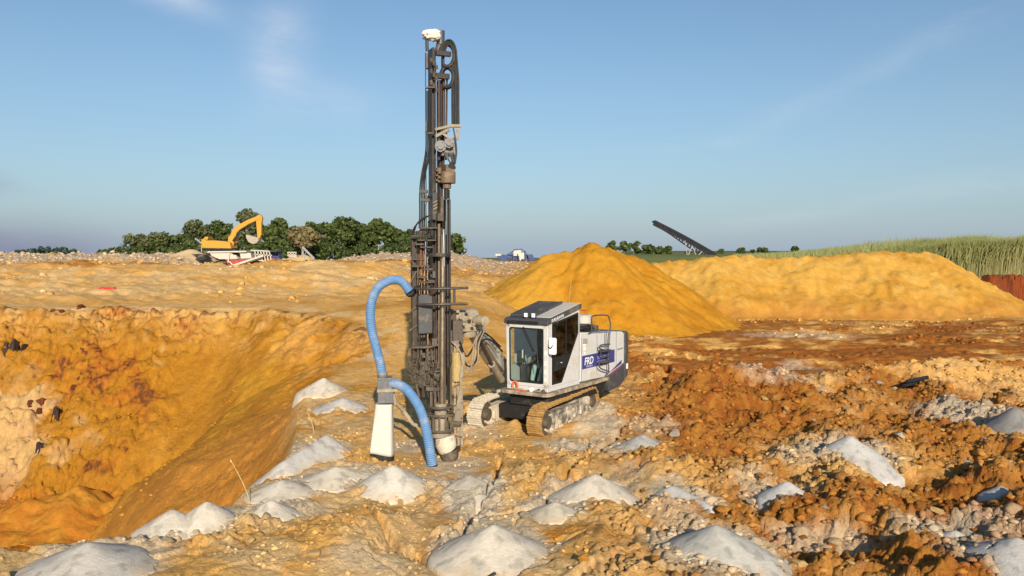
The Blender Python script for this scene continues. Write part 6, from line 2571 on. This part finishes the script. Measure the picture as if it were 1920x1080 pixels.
scatter('pit_floor_rubble', 2400, lambda g, n: g.uniform(-20, -8, n), lambda g, n: 21 + 13 * g.random(n), lambda g, x, y: .025 + .13 * g.random(len(x)) ** 4, M_SOILST,
        'red and orange rubble at the foot of the pit wall', 10, lambda x, y: (pit_fields(x, y) > 4.2) & (x < -9.5 + .0 * y) & (fbm(x, y, .5, 2, 7) + smooth(-9.5, -14, x) > .35), soil=(.65, 1.1))

# dark slate beds in the pit wall, block by block
def slate_mesh(seed):
    rr_ = random.Random(seed)
    bm = bmesh.new()
    bmesh.ops.create_cube(bm, size=2)
    bmesh.ops.subdivide_edges(bm, edges=bm.edges, cuts=1)
    for v in bm.verts:
        v.co += Vector((rr_.uniform(-.22, .22), rr_.uniform(-.2, .2), rr_.uniform(-.22, .22)))
        if v.co.z > .5:
            v.co.x *= .8
    me_ = bpy.data.meshes.new('slate_block')
    bm.to_mesh(me_)
    bm.free()
    return me_


M_CL_B = stone_mat('brown_slate', (.14, .075, .05))
M_CL_M = stone_mat('maroon_rock', (.17, .055, .03))
SLM = {}
for kk, mm in (('d', M_CL_D), ('b', M_CL_B), ('m', M_CL_M)):
    SLM[kk] = [slate_mesh(700 + q) for q in range(4)]
    for me_ in SLM[kk]:
        me_.materials.append(mm)
# sight x, y, distance to start from, half width and half height in pixels, columns, rows, kind
for cx, cy, Y, hw_, hh_, ncol, nrow, kd, lab in [
        (26, 658, 34.5, 20, 17, 5, 1, 'd', 'upright dark slate ledge high in the pit wall at the picture edge'),
        (102, 785, 31.0, 7, 20, 2, 1, 'd', 'single tall dark slate slab in the pit wall beside a brown band'),
        (152, 784, 30.8, 34, 19, 6, 3, 'b', 'broad brown slate band low in the pit wall'),
        (77, 850, 29.3, 13, 15, 4, 1, 'd', 'broken slate cluster near the pale sand spill'),
        (165, 664, 34.2, 24, 8, 4, 1, 'm', 'dark red rock under a small overhang high in the pit wall'),
        (150, 715, 33.0, 10, 16, 2, 3, 'm', 'dark red rock rib below the small overhang'),
        (64, 765, 31.6, 14, 14, 3, 2, 'm', 'dark red rock cluster above the pale sand spill'),
        (60, 593, 36.5, 10, 6, 2, 1, 'm', 'small dark rock just below the top edge of the pit wall'),
        (150, 578, 37.0, 5, 6, 1, 2, 'm', 'small dark stone standing on the top edge of the pit wall'),
        (108, 584, 36.7, 12, 3, 3, 1, 'm', 'thin dark red ledge at the top edge of the pit wall')]:
    best = None
    for Yt in np.arange(Y - 6, Y + 6, .1):
        p = at(cx, cy, float(Yt))
        if tz(p.x, p.y) >= p.z:
            best = p
            break
    p = best or at(cx, cy, Y)
    root = empty('slate_outcrop', p, lab, 'rock outcrop', 'slate outcrops in the pit wall')
    kx = p.y / F_PX
    bw, bh = hw_ * kx / ncol, hh_ * kx / nrow
    for i_ in range(ncol):
        for j_ in range(nrow):
            if ncol * nrow > 4 and r.random() < .15:
                continue
            dx = (i_ - (ncol - 1) / 2) * 2 * bw + r.uniform(-.3, .3) * bw
            dz = (j_ - (nrow - 1) / 2) * 2 * bh + r.uniform(-.3, .3) * bh - (.25 * dx if kd == 'b' else 0)
            yy = p.y + dz * 1.15
            zz = p.z + dz
            o = link('slate_block', r.choice(SLM[kd]), root, (p.x + dx, yy + .11 + r.uniform(-.05, .05), zz))
            o.rotation_euler = (r.uniform(-.5, -.2), r.uniform(-.15, .15), r.uniform(-.4, .4))
            o.scale = (bw * r.uniform(.75, 1.05), .13, bh * r.uniform(.75, 1.15))

# ------------------------------------------------------------------ stakes and odds and ends
M_STALK = surface('dry_stalk', (.55, .42, .20), .8, amt=0)
def stalk(px0, py0, px1, py1, label, cat, r_=.010, seedhead=False, z0=None):
    p0 = gnd(px0, py0, z0 or 0)
    p0.z = tz(p0.x, p0.y) - .05
    q = at(px1, py1, p0.y)
    mid = p0.lerp(q, .5) + Vector((.02, 0, .03))
    b = MB()
    b.tube(spline([p0, mid, q], 4), [r_ * (1 - .05 * k) for k in range(9)], 5)
    if seedhead:
        b.tube([q - (q - mid) * .12, q - (q - mid) * .05, q], [r_, r_ * 1.9, r_ * .6], 5)
    tag(b.build('dry_stalk' if seedhead else 'marker_stick', M_STALK, None, True), label, cat)


stalk(474, 944, 432, 862, 'thin dry stalk leaning at the pit rim above a pale cuttings pile', 'stalk', .008, True)
stalk(590, 812, 578, 776, 'thin marker stick standing above the long bluish cuttings smear', 'stick', .010)
stalk(622, 778, 616, 752, 'short marker stick beside the second farthest cuttings pile', 'stick', .010)
p = at(200, 562, 42)
b = MB()
p.z = tz(p.x, p.y) + .06
b.box(p, (.95, .22, .10), yaw=.05)
b.box(p + Vector((.1, -.03, .07)), (.7, .16, .05), yaw=.12)
tag(b.build('red_board', M_RED, None, bevel=.01), 'red board lying on the pale sand above the pit wall', 'board')
pts = [(1690, 738, 1740, 727), (1693, 741, 1745, 730), (1700, 742, 1738, 733)]
for i, (x0, y0, x1, y1) in enumerate(pts):
    a_, c_ = gnd(x0, y0, .2), gnd(x1, y1, .2)
    zz = tz((a_.x + c_.x) / 2, (a_.y + c_.y) / 2) + .09 + .03 * i
    a_.z = c_.z = zz
    b = MB()
    b.cyl(a_, c_, .05, n=10)
    tag(b.build('drill_pipe', M_CONV, None, True), ['dark pipe lying beside the haul road, uppermost of three', 'dark pipe lying beside the haul road, longest and middle one of three', 'dark pipe lying beside the haul road, nearest and shortest of three'][i], 'pipe', 'pipes beside the haul road')
p = gnd(905, 1066, .2)
p.z = tz(p.x, p.y) + .05
b = MB()
b.bar(p + Vector((.02, 0, .03)), p + Vector((.17, .05, .10)), .035, .03)
b.box(p + Vector((-.06, 0, .02)), (.09, .08, .07), yaw=.4)
b.box(p + Vector((-.01, -.03, .0)), (.12, .05, .03), yaw=-.3)
tag(b.build('broken_bar', M_EXD, None, bevel=.006), 'dark broken bar lying against the large white cuttings pile', 'scrap')
